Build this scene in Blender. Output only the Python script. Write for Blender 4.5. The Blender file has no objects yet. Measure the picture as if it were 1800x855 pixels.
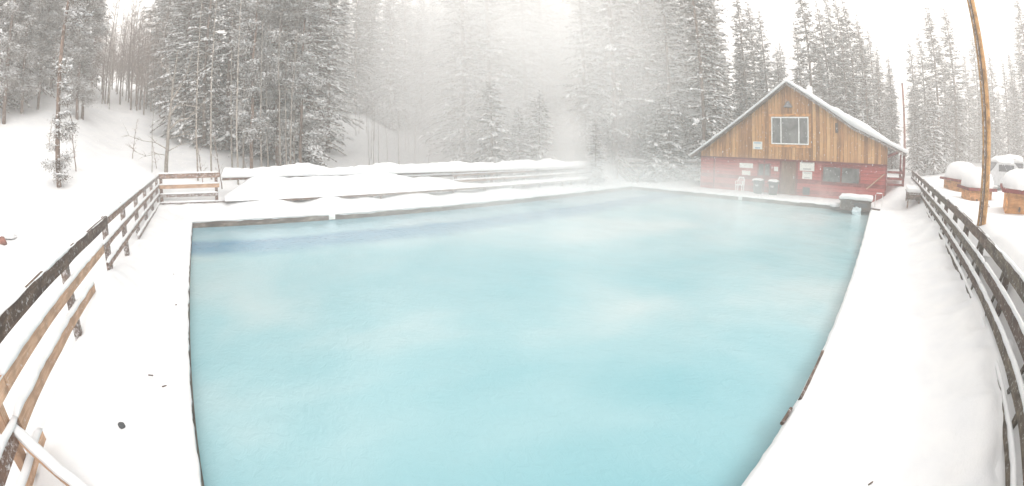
import bpy, bmesh, math, random
import numpy as np
from mathutils import Vector, Matrix, noise as mn
random.seed(7)
R = math.radians
sc = bpy.context.scene
col = sc.collection

# ---------------------------------------------------------------- camera, world, sun
EYE = 2.9
cd = bpy.data.cameras.new('camera'); cam = bpy.data.objects.new('camera', cd); col.objects.link(cam); sc.camera = cam
right = Vector((0.874562, -0.484907, -0.002441)); up = Vector((0.024552, 0.039253, 0.998928)); fwd = Vector((0.484291, 0.873684, -0.046235))
cam.matrix_world = Matrix(((right.x, up.x, -fwd.x, 0), (right.y, up.y, -fwd.y, 0), (right.z, up.z, -fwd.z, EYE), (0, 0, 0, 1)))
cd.type = 'PANO'; cd.panorama_type = 'FISHEYE_EQUISOLID'
cd.fisheye_lens = 15.0; cd.sensor_width = 34.247; cd.fisheye_fov = R(240)
cd.shift_x = 0.0837; cd.shift_y = -0.1689
cd.clip_start = 0.05; cd.clip_end = 2000

SUN_EL, SUN_AZ = R(38), R(-80)
w = bpy.data.worlds.new('World'); sc.world = w; w.use_nodes = True
nt = w.node_tree; bg = nt.nodes['Background']
sky = nt.nodes.new('ShaderNodeTexSky'); sky.sky_type = 'NISHITA'; sky.sun_disc = False
sky.sun_elevation = SUN_EL; sky.sun_rotation = R(90) - SUN_AZ; sky.dust_density = 6; sky.air_density = 1
hs = nt.nodes.new('ShaderNodeHueSaturation'); hs.inputs['Saturation'].default_value = 0.12
mx = nt.nodes.new('ShaderNodeMix'); mx.data_type = 'RGBA'; mx.inputs[0].default_value = 0.72
mx.inputs[7].default_value = (8.7, 8.6, 8.45, 1)          # even cloud layer over the sky
nt.links.new(sky.outputs[0], hs.inputs['Color']); nt.links.new(hs.outputs[0], mx.inputs[6])
nt.links.new(mx.outputs[2], bg.inputs[0]); bg.inputs[1].default_value = 0.14
sd = bpy.data.lights.new('sun', 'SUN'); sun = bpy.data.objects.new('sun', sd); col.objects.link(sun)
sd.energy = 1.5; sd.angle = R(25); sd.color = (1, .975, .94)
sdir = Vector((math.cos(SUN_EL) * math.cos(SUN_AZ), math.cos(SUN_EL) * math.sin(SUN_AZ), math.sin(SUN_EL)))
sun.rotation_euler = sdir.to_track_quat('Z', 'Y').to_euler()
vs = sc.view_settings; vs.view_transform = 'Standard'; vs.look = 'None'; vs.gamma = 1; vs.use_curve_mapping = False
vs.exposure = 0.74
cy = sc.cycles
cy.max_bounces = 14; cy.diffuse_bounces = 4; cy.glossy_bounces = 3; cy.transmission_bounces = 4
cy.volume_bounces = 12; cy.transparent_max_bounces = 8; cy.volume_step_rate = 2.0; cy.volume_max_steps = 96
cy.use_denoising = True; cy.caustics_reflective = False; cy.caustics_refractive = False

# ---------------------------------------------------------------- helpers
def tag(o, label=None, cat=None, group=None, kind=None):
    if label: o['label'] = label
    if cat: o['category'] = cat
    if group: o['group'] = group
    if kind: o['kind'] = kind
    return o
def empty(name, loc=(0, 0, 0), rz=0, **k):
    o = bpy.data.objects.new(name, None); col.objects.link(o); o.location = loc; o.rotation_euler = (0, 0, rz)
    o.empty_display_size = .2
    return tag(o, **k)
def link(name, me, parent=None, mats=()):
    o = bpy.data.objects.new(name, me); col.objects.link(o)
    for m in (mats if isinstance(mats, (list, tuple)) else [mats]): me.materials.append(m)
    if parent: o.parent = parent
    return o
def mesh(name, v, f, smooth=False, mi=None):
    me = bpy.data.meshes.new(name); me.from_pydata([tuple(p) for p in v], [], [tuple(q) for q in f])
    if mi is not None: me.polygons.foreach_set('material_index', np.asarray(mi, dtype=np.int32))
    if smooth: me.polygons.foreach_set('use_smooth', np.ones(len(me.polygons), dtype=bool))
    me.update(); return me
def fbm(x, y, z=0.0, o=4):
    return mn.fractal(Vector((x, y, z)), 1.0, 2.0, o)
def box(name, size, loc=(0, 0, 0), rot=(0, 0, 0), mat=None, parent=None, bev=.01, seg=1, jit=0.0, taper=None):
    """box centred at loc, long axis X, bevelled; seg cuts along X, jit wobbles it"""
    bm = bmesh.new(); bmesh.ops.create_cube(bm, size=1)
    if seg > 1:
        es = [e for e in bm.edges if abs(e.verts[0].co.x - e.verts[1].co.x) > .5]
        bmesh.ops.subdivide_edges(bm, edges=es, cuts=seg - 1, use_grid_fill=True)
    for v in bm.verts: v.co = Vector((v.co.x * size[0], v.co.y * size[1], v.co.z * size[2]))
    if jit:
        s = random.random() * 90
        for v in bm.verts: v.co.z += jit * mn.noise(Vector((v.co.x * 1.3 + s, v.co.z * 3, 0))); v.co.y += jit * mn.noise(Vector((v.co.x * 1.3 - s, v.co.y * 3, 4)))
    if bev: bmesh.ops.bevel(bm, geom=[e for e in bm.edges if e.is_manifold and e.calc_face_angle(0) > .5], offset=min(bev, min(size) * .3), segments=2, affect='EDGES')
    me = bpy.data.meshes.new(name); bm.to_mesh(me); bm.free()
    o = link(name, me, parent, mat); o.location = loc; o.rotation_euler = rot; return o
def polyprism(name, pts, x0, x1, mat, parent=None, loc=(0, 0, 0)):
    """polygon given as (y,z) pairs, extruded from x0 to x1"""
    n = len(pts); v = [(x0, a, b) for a, b in pts] + [(x1, a, b) for a, b in pts]
    f = [tuple(range(n)), tuple(reversed(range(n, 2 * n)))] + [(i, (i + 1) % n + 0, (i + 1) % n + n, i + n) for i in range(n)]
    me = mesh(name, v, f); bm = bmesh.new(); bm.from_mesh(me); bmesh.ops.recalc_face_normals(bm, faces=bm.faces); bm.to_mesh(me); bm.free()
    o = link(name, me, parent, mat); o.location = loc; return o
def tube(pts, rad, n=7, cap=True):
    v, f = [], []
    pts = [Vector(p) for p in pts]
    for i, p in enumerate(pts):
        t = (pts[min(i + 1, len(pts) - 1)] - pts[max(i - 1, 0)]).normalized()
        a = t.orthogonal().normalized() if abs(t.z) > .9 else t.cross(Vector((0, 0, 1))).normalized()
        if abs(t.z) > .9: a = Vector((1, 0, 0)) - t * t.x; a.normalize()
        b = t.cross(a)
        for k in range(n):
            q = 2 * math.pi * k / n; v.append(p + (a * math.cos(q) + b * math.sin(q)) * rad[i])
    for i in range(len(pts) - 1):
        for k in range(n):
            f.append((i * n + k, i * n + (k + 1) % n, (i + 1) * n + (k + 1) % n, (i + 1) * n + k))
    if cap: f.append(tuple(reversed(range(n)))); f.append(tuple(range((len(pts) - 1) * n, len(pts) * n)))
    return v, f
class Acc:
    def __init__(s): s.v = []; s.f = []; s.m = []
    def add(s, v, f, m=0):
        b = len(s.v); s.v += list(v); s.f += [tuple(i + b for i in q) for q in f]; s.m += [m] * len(f)
def snow_strip(name, L, wd, ht, mat, parent, loc, rot=(0, 0, 0), gap=.0, seed=0, step=.12, n=8, under=.01):
    """rounded uneven roll of snow lying along local X from 0 to L"""
    k = max(4, int(L / step)); v, f = [], []
    for i in range(k + 1):
        x = L * i / k
        g = mn.noise(Vector((x * .9, seed * 7.1, 0))) ; fine = mn.noise(Vector((x * 5, seed * 3.3, 2)))
        s = 1 + .45 * g + .16 * fine
        if gap and g < -1 + 2 * gap: s = max(.03, s * max(0, 1 - (-1 + 2 * gap - g) * 8))
        if i in (0, k): s *= .25
        sw = .75 + .25 * min(1, s)
        for j in range(n + 1):
            q = math.pi * j / n
            v.append((x, -math.cos(q) * wd / 2 * sw + .02 * fine, (math.sin(q) ** .8) * ht * s - (under if j in (0, n) else 0)))
    for i in range(k):
        for j in range(n):
            a = i * (n + 1) + j; f.append((a, a + n + 1, a + n + 2, a + 1))
        a = i * (n + 1); f.append((a, a + n, a + 2 * n + 1, a + n + 1))
    f.append(tuple(range(n + 1))); f.append(tuple(reversed(range(k * (n + 1), (k + 1) * (n + 1)))))
    o = link(name, mesh(name, v, f, True), parent, mat); o.location = loc; o.rotation_euler = rot; return o
def blob(name, pts, mat, parent=None, loc=(0, 0, 0), jit=.06, seed=0, sub=4):
    """snow heap: a half dome squashed to size pts=(rx,ry,rz), uneven, flat below"""
    bm = bmesh.new(); bmesh.ops.create_icosphere(bm, subdivisions=sub, radius=1)
    for v in bm.verts:
        c = v.co.copy(); s = 1 + jit * fbm(c.x * 1.7 + seed, c.y * 1.7, c.z * 1.7, 3)
        e = 3.2; nrm = (abs(c.x) ** e + abs(c.y) ** e + abs(c.z) ** 2.4) ** (1 / 3.0)
        c = c / max(nrm, .01) * s
        v.co = Vector((c.x * pts[0], c.y * pts[1], max(c.z, -.04 / max(pts[2], .05)) * pts[2]))
    me = bpy.data.meshes.new(name); bm.to_mesh(me); bm.free()
    me.polygons.foreach_set('use_smooth', np.ones(len(me.polygons), dtype=bool))
    o = link(name, me, parent, mat); o.location = loc; return o

# ---------------------------------------------------------------- materials
def newmat(name, rough=.7, spec=.3):
    m = bpy.data.materials.new(name); m.use_nodes = True; t = m.node_tree; b = t.nodes['Principled BSDF']
    b.inputs['Roughness'].default_value = rough; b.inputs['Specular IOR Level'].default_value = spec
    return m, t, b
def N(t, typ, **k):
    n = t.nodes.new(typ)
    for a, v in k.items(): setattr(n, a, v)
    return n
def ramp(t, stops):
    r = N(t, 'ShaderNodeValToRGB'); e = r.color_ramp.elements
    while len(e) < len(stops): e.new(.5)
    for i, (p, c) in enumerate(stops): e[i].position = p; e[i].color = (*c, 1)
    return r
def mapping(t, scale, coord='Object'):
    tc = N(t, 'ShaderNodeTexCoord'); mp = N(t, 'ShaderNodeMapping'); mp.inputs['Scale'].default_value = scale
    t.links.new(tc.outputs[coord], mp.inputs[0]); return mp
def noi(t, mp, scale, detail=5, rough=.55, dist=0):
    n = N(t, 'ShaderNodeTexNoise'); n.inputs['Scale'].default_value = scale; n.inputs['Detail'].default_value = detail
    n.inputs['Roughness'].default_value = rough; n.inputs['Distortion'].default_value = dist
    t.links.new(mp.outputs[0], n.inputs['Vector']); return n
def bump(t, b, src, strength, dist=.02):
    bp = N(t, 'ShaderNodeBump'); bp.inputs['Strength'].default_value = strength; bp.inputs['Distance'].default_value = dist
    t.links.new(src, bp.inputs['Height']); t.links.new(bp.outputs[0], b.inputs['Normal']); return bp
def mixc(t, fac, a, b, mode='MIX'):
    m = N(t, 'ShaderNodeMix', data_type='RGBA', blend_type=mode)
    for s, i in ((fac, 0), (a, 6), (b, 7)):
        if isinstance(s, (int, float)): m.inputs[i].default_value = s
        elif isinstance(s, tuple): m.inputs[i].default_value = (*s, 1)
        else: t.links.new(s, m.inputs[i])
    return m.outputs[2]
def snow_mat():
    m, t, b = newmat('snow', .65, .25)
    mp = mapping(t, (1, 1, 1)); n1 = noi(t, mp, 1.2, 6, .6); n2 = noi(t, mp, 45, 3, .7)
    r = ramp(t, [(.3, (.66, .67, .69)), (.7, (.75, .75, .75))]); t.links.new(n1.outputs[0], r.inputs[0]); t.links.new(r.outputs[0], b.inputs['Base Color'])
    ad = N(t, 'ShaderNodeMath', operation='MULTIPLY_ADD'); ad.inputs[1].default_value = .12
    t.links.new(n2.outputs[0], ad.inputs[0]); t.links.new(n1.outputs[0], ad.inputs[2])
    bump(t, b, ad.outputs[0], .35, .08)
    return m
def wood(name, c0, c1, c2, frost=.0, grain=9, rough=.75, scale=(1.0, 14, 14)):
    m, t, b = newmat(name, rough, .25)
    mp = mapping(t, scale); g = noi(t, mp, grain * .25, 8, .65, .6)
    r = ramp(t, [(.28, c0), (.5, c1), (.75, c2)]); t.links.new(g.outputs[0], r.inputs[0])
    oi = N(t, 'ShaderNodeObjectInfo'); v = N(t, 'ShaderNodeMapRange'); v.inputs[3].default_value = .7; v.inputs[4].default_value = 1.2
    t.links.new(oi.outputs['Random'], v.inputs[0])
    hv = N(t, 'ShaderNodeHueSaturation'); t.links.new(v.outputs[0], hv.inputs['Value']); t.links.new(r.outputs[0], hv.inputs['Color'])
    c = hv.outputs[0]
    mp2 = mapping(t, (1.5, 3, 3)); s = noi(t, mp2, 2.2, 4); sr = ramp(t, [(.42, (0, 0, 0)), (.66, (1, 1, 1))]); t.links.new(s.outputs[0], sr.inputs[0])
    c = mixc(t, sr.outputs[0], c, tuple(x * .5 for x in c1))
    if frost:
        mp3 = mapping(t, (1, 1, 1)); fn = noi(t, mp3, 16, 6, .8); fr = ramp(t, [(1 - frost - .12, (0, 0, 0)), (1 - frost + .1, (1, 1, 1))]); t.links.new(fn.outputs[0], fr.inputs[0])
        c = mixc(t, fr.outputs[0], c, (.78, .78, .8))
    t.links.new(c, b.inputs['Base Color']); bump(t, b, g.outputs[0], .4, .01)
    return m
M = {}
M['snow'] = snow_mat()
M['dark'] = wood('dark weathered wood', (.045, .03, .022), (.11, .073, .054), (.21, .145, .105), .33)
M['moss'] = wood('mossy dark wood', (.045, .038, .027), (.10, .08, .058), (.18, .14, .10), .33)
M['tan'] = wood('tan worn wood', (0.396, 0.231, 0.143), (0.616, 0.396, 0.264), (0.770, 0.550, 0.407), .30)
M['brown'] = wood('brown worn wood', (0.112, 0.064, 0.044), (0.216, 0.132, 0.096), (0.320, 0.216, 0.160), .37)
M['greyb'] = wood('grey brown wood', (0.104, 0.072, 0.060), (0.200, 0.148, 0.124), (0.304, 0.240, 0.208), .4)
M['polewood'] = wood('peeled pole', (0.240, 0.120, 0.044), (0.416, 0.232, 0.096), (0.528, 0.336, 0.168), .3, 14)
M['orange'] = wood('orange stained boards', (0.518, 0.216, 0.076), (0.756, 0.367, 0.140), (0.850, 0.497, 0.238), .26)
M['trimwood'] = wood('bright orange trim', (.50, .22, .07), (.66, .31, .10), (.74, .40, .16), .15)
M['redwood'] = wood('red painted boards', (0.136, 0.024, 0.024), (0.240, 0.044, 0.040), (0.336, 0.096, 0.080), .3)
def flat(name, c, rough=.5, spec=.4, metal=0, var=.15):
    m, t, b = newmat(name, rough, spec); b.inputs['Metallic'].default_value = metal
    mp = mapping(t, (1, 1, 1)); n = noi(t, mp, 6, 5); r = ramp(t, [(.3, tuple(x * (1 - var) for x in c)), (.7, tuple(min(1, x * (1 + var)) for x in c))])
    t.links.new(n.outputs[0], r.inputs[0]); t.links.new(r.outputs[0], b.inputs['Base Color']); return m
M['lampmetal'] = flat('dull grey enamel', (.16, .16, .17), .5)
M['white'] = flat('white paint', (.78, .78, .77), .5)
M['plastic_dark'] = flat('dark plastic', (.045, .05, .055), .45)
M['metal'] = flat('galvanised metal', (.45, .46, .47), .4, .5, .7)
M['board'] = flat('pale sign board', (.70, .70, .66), .5, var=.06)
M['bluetext'] = flat('faded blue print', (.25, .38, .5), .5)
M['greytext'] = flat('faded grey print', (.42, .42, .42), .5)
M['carpaint'] = flat('dark car glass', (.05, .055, .065), .2, .6)
M['debris'] = flat('reddish bark', (.2, .09, .07), .9, .1, var=.5)
def concrete():
    m, t, b = newmat('stained pool wall', .8, .2)
    mp = mapping(t, (1, 1, 3)); n = noi(t, mp, 1.6, 9, .7); r = ramp(t, [(.3, (.035, .026, .02)), (.5, (.10, .075, .06)), (.62, (.22, .18, .15)), (.78, (.4, .36, .32))])
    t.links.new(n.outputs[0], r.inputs[0]); t.links.new(r.outputs[0], b.inputs['Base Color']); bump(t, b, n.outputs[0], .6, .03); return m
M['concrete'] = concrete()
def glass_mat():
    m, t, b = newmat('window glass', .05, .8)
    mp = mapping(t, (1, 1.5, 1)); n = noi(t, mp, 1.6, 3); r = ramp(t, [(.35, (.05, .055, .055)), (.65, (.16, .165, .16))])
    t.links.new(n.outputs[0], r.inputs[0]); t.links.new(r.outputs[0], b.inputs['Base Color']); return m
M['glass'] = glass_mat()
def siding(name, axis, pitch, c0, c1, c2, worn=None, streak=True):
    """boards: axis 1 = vertical boards (vary along Y), axis 2 = horizontal boards (vary along Z)"""
    m, t, b = newmat(name, .75, .2)
    tc = N(t, 'ShaderNodeTexCoord'); sp = N(t, 'ShaderNodeSeparateXYZ'); t.links.new(tc.outputs['Object'], sp.inputs[0])
    dv = N(t, 'ShaderNodeMath', operation='DIVIDE'); t.links.new(sp.outputs[axis], dv.inputs[0]); dv.inputs[1].default_value = pitch
    fl = N(t, 'ShaderNodeMath', operation='FLOOR'); t.links.new(dv.outputs[0], fl.inputs[0])
    fr = N(t, 'ShaderNodeMath', operation='FRACT'); t.links.new(dv.outputs[0], fr.inputs[0])
    wn = N(t, 'ShaderNodeTexWhiteNoise', noise_dimensions='1D'); t.links.new(fl.outputs[0], wn.inputs['W'])
    mp = mapping(t, (3, 14, .9) if axis == 1 else (3, .9, 12)); g = noi(t, mp, 1.6, 8, .7, .4)
    ad = N(t, 'ShaderNodeMath', operation='MULTIPLY_ADD'); ad.inputs[1].default_value = .42; t.links.new(wn.outputs[0], ad.inputs[0])
    sb = N(t, 'ShaderNodeMath', operation='SUBTRACT'); sb.inputs[1].default_value = .2; t.links.new(g.outputs[0], sb.inputs[0]); t.links.new(sb.outputs[0], ad.inputs[2])
    r = ramp(t, [(.3, c0), (.5, c1), (.72, c2)]); t.links.new(ad.outputs[0], r.inputs[0]); c = r.outputs[0]
    gp = ramp(t, [(.0, (1, 1, 1)), (.07, (0, 0, 0)), (.93, (0, 0, 0)), (1., (1, 1, 1))]); t.links.new(fr.outputs[0], gp.inputs[0])
    c = mixc(t, gp.outputs[0], c, tuple(x * .35 for x in c0))
    if worn:
        mp2 = mapping(t, (1, .8, .8)); n2 = noi(t, mp2, 1.1, 7, .75); wr = ramp(t, [(.5, (0, 0, 0)), (.68, (1, 1, 1))]); t.links.new(n2.outputs[0], wr.inputs[0])
        c = mixc(t, wr.outputs[0], c, worn)
    t.links.new(c, b.inputs['Base Color'])
    iv = N(t, 'ShaderNodeMath', operation='MULTIPLY_ADD'); iv.inputs[1].default_value = -1.0; t.links.new(gp.outputs[0], iv.inputs[0]); t.links.new(g.outputs[0], iv.inputs[2])
    bump(t, b, iv.outputs[0], .5, .015); return m
M['vboards'] = siding('orange vertical boards', 1, .24, (0.218, 0.100, 0.037), (0.460, 0.226, 0.084), (0.585, 0.351, 0.158), (0.351, 0.176, 0.084))
M['hboards'] = siding('red horizontal siding', 2, .19, (0.198, 0.035, 0.035), (0.335, 0.055, 0.049), (0.415, 0.085, 0.074), (0.415, 0.148, 0.129))
M['doorwood'] = siding('brown door boards', 1, .2, (0.076, 0.038, 0.023), (0.152, 0.084, 0.053), (0.228, 0.137, 0.091))
def water_mat():
    m, t, b = newmat('pool water', .06, .5); b.inputs['IOR'].default_value = 1.33
    tc = N(t, 'ShaderNodeTexCoord'); mp = mapping(t, (1, 1, 1)); n = noi(t, mp, .16, 4, .5, .25)
    r = ramp(t, [(.36, (.19, .385, .43)), (.5, (.27, .435, .47)), (.64, (.39, .49, .505))]); t.links.new(n.outputs[0], r.inputs[0])
    # submerged ledge running along the far wall: darker band 2-3 m out from it
    sp = N(t, 'ShaderNodeSeparateXYZ'); t.links.new(tc.outputs['Object'], sp.inputs[0])
    nn = noi(t, mp, .7, 3); ma = N(t, 'ShaderNodeMath', operation='MULTIPLY_ADD'); ma.inputs[1].default_value = 1.2
    t.links.new(nn.outputs[0], ma.inputs[0]); t.links.new(sp.outputs[1], ma.inputs[2])
    mr = N(t, 'ShaderNodeMapRange'); mr.inputs[1].default_value = 12.0; mr.inputs[2].default_value = 18.0; t.links.new(ma.outputs[0], mr.inputs[0])
    bd = ramp(t, [(0.12, (0, 0, 0)), (.28, (.8, .8, .8)), (.46, (1, 1, 1)), (.56, (.25, .25, .25)), (1, (.45, .45, .45))]); t.links.new(mr.outputs[0], bd.inputs[0])
    c = mixc(t, bd.outputs[0], r.outputs[0], (.06, .20, .31)); t.links.new(c, b.inputs['Base Color'])
    mpw = mapping(t, (1.6, 1, 1)); w1 = noi(t, mpw, 5, 4, .6, 1.0); w2 = noi(t, mpw, .8, 3, .5)
    ad = N(t, 'ShaderNodeMath', operation='MULTIPLY_ADD'); ad.inputs[1].default_value = 2.5; t.links.new(w2.outputs[0], ad.inputs[0]); t.links.new(w1.outputs[0], ad.inputs[2])
    bump(t, b, ad.outputs[0], .35, .035); return m
M['water'] = water_mat()
def needle(name, c0, c1, frost):
    m, t, b = newmat(name, .8, .1)
    mp = mapping(t, (1, 1, 1)); n = noi(t, mp, 7, 4, .7); r = ramp(t, [(.35, c0), (.6, c1), (.6 + .3 * (1 - frost) + .05, (.5, .5, .5))])
    t.links.new(n.outputs[0], r.inputs[0]); t.links.new(r.outputs[0], b.inputs['Base Color']); return m
M['needle'] = needle('conifer needles', (.07, .052, .038), (.14, .108, .08), .34)
M['bark'] = wood('conifer bark', (.10, .065, .05), (.2, .14, .11), (.32, .24, .2), .3, 9, .9, (8, 8, 1.5))
M['aspen'] = wood('pale aspen bark', (.17, .145, .12), (.31, .275, .24), (.46, .42, .38), .3, 9, .8, (6, 6, 2))
M['twig'] = flat('brown twigs', (.2, .145, .12), .9, .1, var=.3)

# ---------------------------------------------------------------- terrain
PX0, PX1, PY0, PY1 = -.49, 24.77, .50, 16.94     # pool opening
RL, RR, RB = -2.03, -2.8, 19.8                   # railing lines: left x, right y, back y
def sst(a, b, x):
    t = min(1, max(0, (x - a) / (b - a))); return t * t * (3 - 2 * t)
AZ = [-60, -25, -5, 20, 40, 55, 63, 70, 76, 85, 93, 100, 109, 120, 140, 180]
DD = [0, 8, 14, 20, 30, 40, 60, 100, 240]
TB = [
    [1.4, 1.4, 1.3, 1.1, 1.0, 1.0, 1.0, 1.2, 4],
    [1.4, 1.4, 1.35, 1.25, 1.15, 1.35, 1.8, 2.4, 5],
    [0.8, .8, .8, .8, .8, .8, .6, 1.5, 8],
    [0, 0, 0, 0, 0, .2, .6, 3, 14],
    [0, 0, 0, 0, .4, 1.8, 5.4, 10, 24],
    [0, 0, 0, 0, .2, .6, 2.0, 8, 26],
    [0, 0, 0, 0, .4, 1.0, 3.4, 9, 26],
    [0, 0, 0, .1, .7, 2.0, 6.0, 12, 28],
    [0, 0, 0, .2, 1.3, 2.6, 6.0, 13, 30],
    [0, 0, 0, .3, 2.2, 3.7, 7.0, 14, 32],
    [0, 0, 0, .6, 2.6, 4.6, 8.0, 15, 34],
    [-.1, -.1, .3, 1.4, 3.2, 5.6, 9.6, 16, 36],
    [-.1, -.1, .6, 2.3, 4.9, 7.3, 11, 17, 36],
    [-.1, -.1, .5, 2.2, 5.4, 8.0, 12, 18, 36],
    [0, 0, 0, 1, 3, 5, 8, 12, 25], [0, 0, 0, 0, 0, 0, 0, 0, 2]]
TBn = np.array(TB, float)
def hill(x, y):
    d = math.hypot(x, y); a = math.degrees(math.atan2(y, x))
    if a < -60: a = -60 if a > -120 else 180
    i = min(max(np.searchsorted(AZ, a) - 1, 0), len(AZ) - 2); fa = (a - AZ[i]) / (AZ[i + 1] - AZ[i]); fa = min(1, max(0, fa)); fa = fa * fa * (3 - 2 * fa)
    row = TBn[i] * (1 - fa) + TBn[i + 1] * fa
    return float(np.interp(d, DD, row))
def deck(x, y):
    z = .0
    nz = fbm(x * .45, y * .45, 3)
    z = max(z, sst(-.7, -2.85, y) ** 2.2 * (.40 + .30 * nz + .10 * mn.noise(Vector((x * 1.6, 0, 2)))))
    lb = sst(-1.25, -2.0, x)
    z = max(z, lb * (.26 + .45 * math.exp(-((y - 7.6) / 1.6) ** 2) + .12 * nz))
    z = max(z, sst(18.6, 19.7, y) * (.12 + .16 * nz + .12 * sst(8, 0, x)))
    if y > 17.4: z += sum(h * math.exp(-((x - cx) / rx) ** 2 - ((y - 19.25) / .62) ** 2) for cx, rx, h in ((1.6, .5, .2), (2.9, 1.0, .44), (5.6, .8, .42), (7.4, .7, .2), (9.8, 1.2, .3), (12.2, .8, .12), (15.3, 1.3, .16), (18.5, .8, .1)))
    z = max(z, sst(24.8, 28, x) * sst(.6, -1.6, y) * 1.0)
    return z
def zground(x, y):
    inside = sst(RL - .5, RL, x) * sst(RR - .45, RR, y) * sst(RB + .6, RB, y) * sst(37.5, 35, x)
    out = hill(x, y)
    z = deck(x, y) * inside + out * (1 - inside)
    z += .05 * fbm(x * .35, y * .35, 1, 4) * (1 if inside < .5 else .35)
    z += (1 - inside) * sst(37, 33, x) * sst(-1, 1, x + 3) * (.20 + .10 * mn.noise(Vector((x * .6, 0, 3)))) * math.exp(-((y + 3.9) / 1.1) ** 2)
    if inside < .5: z += .35 * fbm(x * .06, y * .06, 9, 3) * sst(12, 40, math.hypot(x, y))
    return z
dents = []
rnd = random.Random(3)
for (dx, dy, r, h) in [(-1.36, 4.2, .07, .14), (-1.1, 4.9, .05, .05), (-1.25, 5.7, .09, .05), (-.95, 6.6, .07, .05), (-1.15, 8.0, .12, .05), (-.9, 9.5, .12, .05), (-.85, 11.6, .13, .05), (-1.5, 5.1, .1, .03),
                       (-.95, 5.4, .05, .06), (-.85, 4.6, .06, .05)]:
    dents.append((dx, dy, r, h))
for k in range(26):
    dents.append((-1.15 + .18 * (k % 2) + rnd.uniform(-.08, .08), 2.2 + k * .62 + rnd.uniform(-.1, .1), .085, rnd.uniform(.06, .13)))
for k in range(46):
    dents.append((rnd.uniform(1.5, 22), rnd.uniform(-2.3, .1), rnd.uniform(.08, .2), rnd.uniform(.015, .05)))
for k in range(20):
    dents.append((rnd.uniform(1, 22), rnd.uniform(17.3, 18.5), rnd.uniform(.08, .2), rnd.uniform(.03, .08)))
def grid_lines(a, b, step, keep):
    n = int(round((b - a) / step)); g = list(np.linspace(a, b, n + 1))
    for k in keep:
        i = int(np.argmin([abs(q - k) for q in g])); g[i] = k
    return g
xs = grid_lines(RL - .3, 36.0, .11, (PX0, PX1)); ys = grid_lines(RR - .3, RB + .3, .11, (PY0, PY1))
v, f, idx = [], [], {}
def inpool(x, y, e=1e-6): return PX0 + e < x < PX1 - e and PY0 + e < y < PY1 - e
dl = dents
for i, x in enumerate(xs):
    nd = [q for q in dl if abs(q[0] - x) < .4]
    for j, y in enumerate(ys):
        if inpool(x, y): continue
        z = zground(x, y) + .035
        for q in nd:
            if abs(q[1] - y) < .4:
                d2 = ((x - q[0]) ** 2 + (y - q[1]) ** 2) / q[2] ** 2; z -= q[3] * math.exp(-d2)
        z += .024 * mn.noise(Vector((x * 2.7, y * 2.7, 0))) + .03 * mn.noise(Vector((x * 1.1, y * 1.1, 5))) + .01 * mn.noise(Vector((x * 6, y * 6, 7)))
        X, Y = x, y
        ew = .018 * mn.noise(Vector((x * 2.2, y * 2.2, 5))) + .01 * mn.noise(Vector((x * 7, y * 7, 6)))
        onx = (x in (PX0, PX1)) and PY0 - 1e-6 <= y <= PY1 + 1e-6; ony = (y in (PY0, PY1)) and PX0 - 1e-6 <= x <= PX1 + 1e-6
        if onx: X += ew
        if ony: Y += ew
        if onx or ony: z = -.015 + .03 * mn.noise(Vector((x * 1.5, y * 1.5, 8)))
        idx[i, j] = len(v); v.append((X, Y, z))
for i in range(len(xs) - 1):
    for j in range(len(ys) - 1):
        q = [(i, j), (i + 1, j), (i + 1, j + 1), (i, j + 1)]
        cx_, cy_ = (xs[i] + xs[i + 1]) / 2, (ys[j] + ys[j + 1]) / 2
        if inpool(cx_, cy_): continue
        f.append(tuple(idx[k] for k in q))
# hanging lip of snow at the pool edge
ip = [(i, j) for (i, j) in idx if (xs[i] in (PX0, PX1) and PY0 <= ys[j] <= PY1) or (ys[j] in (PY0, PY1) and PX0 <= xs[i] <= PX1)]
low = {}
for k in ip:
    X, Y, z = v[idx[k]]; low[k] = len(v)
    thick = .035 + .025 * mn.noise(Vector((X * 1.1, Y * 1.1, 11))) + .02 * mn.noise(Vector((X * 4, Y * 4, 12)))
    v.append((X, Y, z - max(.012, thick)))
ips = set(ip)
for (i, j) in ip:
    for (a, b) in ((i + 1, j), (i, j + 1)):
        if (a, b) in ips:
            if a != i and not (ys[j] in (PY0, PY1)): continue
            if b != j and not (xs[i] in (PX0, PX1)): continue
            f.append((idx[i, j], idx[a, b], low[a, b], low[i, j]))
o = link('snow_deck', mesh('snow_deck', v, f, True), None, M['snow']); tag(o, kind='structure')

gx = sorted(set(list(np.linspace(-150, -30, 40)) + list(np.linspace(-30, RL, 50)) + list(np.linspace(RL, 36, 60)) + list(np.linspace(36, 90, 50)) + list(np.linspace(90, 240, 45))))
gy = sorted(set(list(np.linspace(-140, -30, 30)) + list(np.linspace(-30, RR, 50)) + list(np.linspace(RR, RB, 34)) + list(np.linspace(RB, 80, 90)) + list(np.linspace(80, 240, 45))))
v, f = [], []
for x in gx:
    for y in gy:
        z = zground(x, y)
        if RL + .1 < x < 35.9 and RR + .1 < y < RB - .1: z = -2.4 if (PX0 - .6 < x < PX1 + .6 and PY0 - .6 < y < PY1 + .6) else z - .12
        v.append((x, y, z))
ny = len(gy)
for i in range(len(gx) - 1):
    for j in range(ny - 1): f.append((i * ny + j, (i + 1) * ny + j, (i + 1) * ny + j + 1, i * ny + j + 1))
o = link('snow_ground', mesh('snow_ground', v, f, True), None, M['snow']); tag(o, kind='structure')

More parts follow.
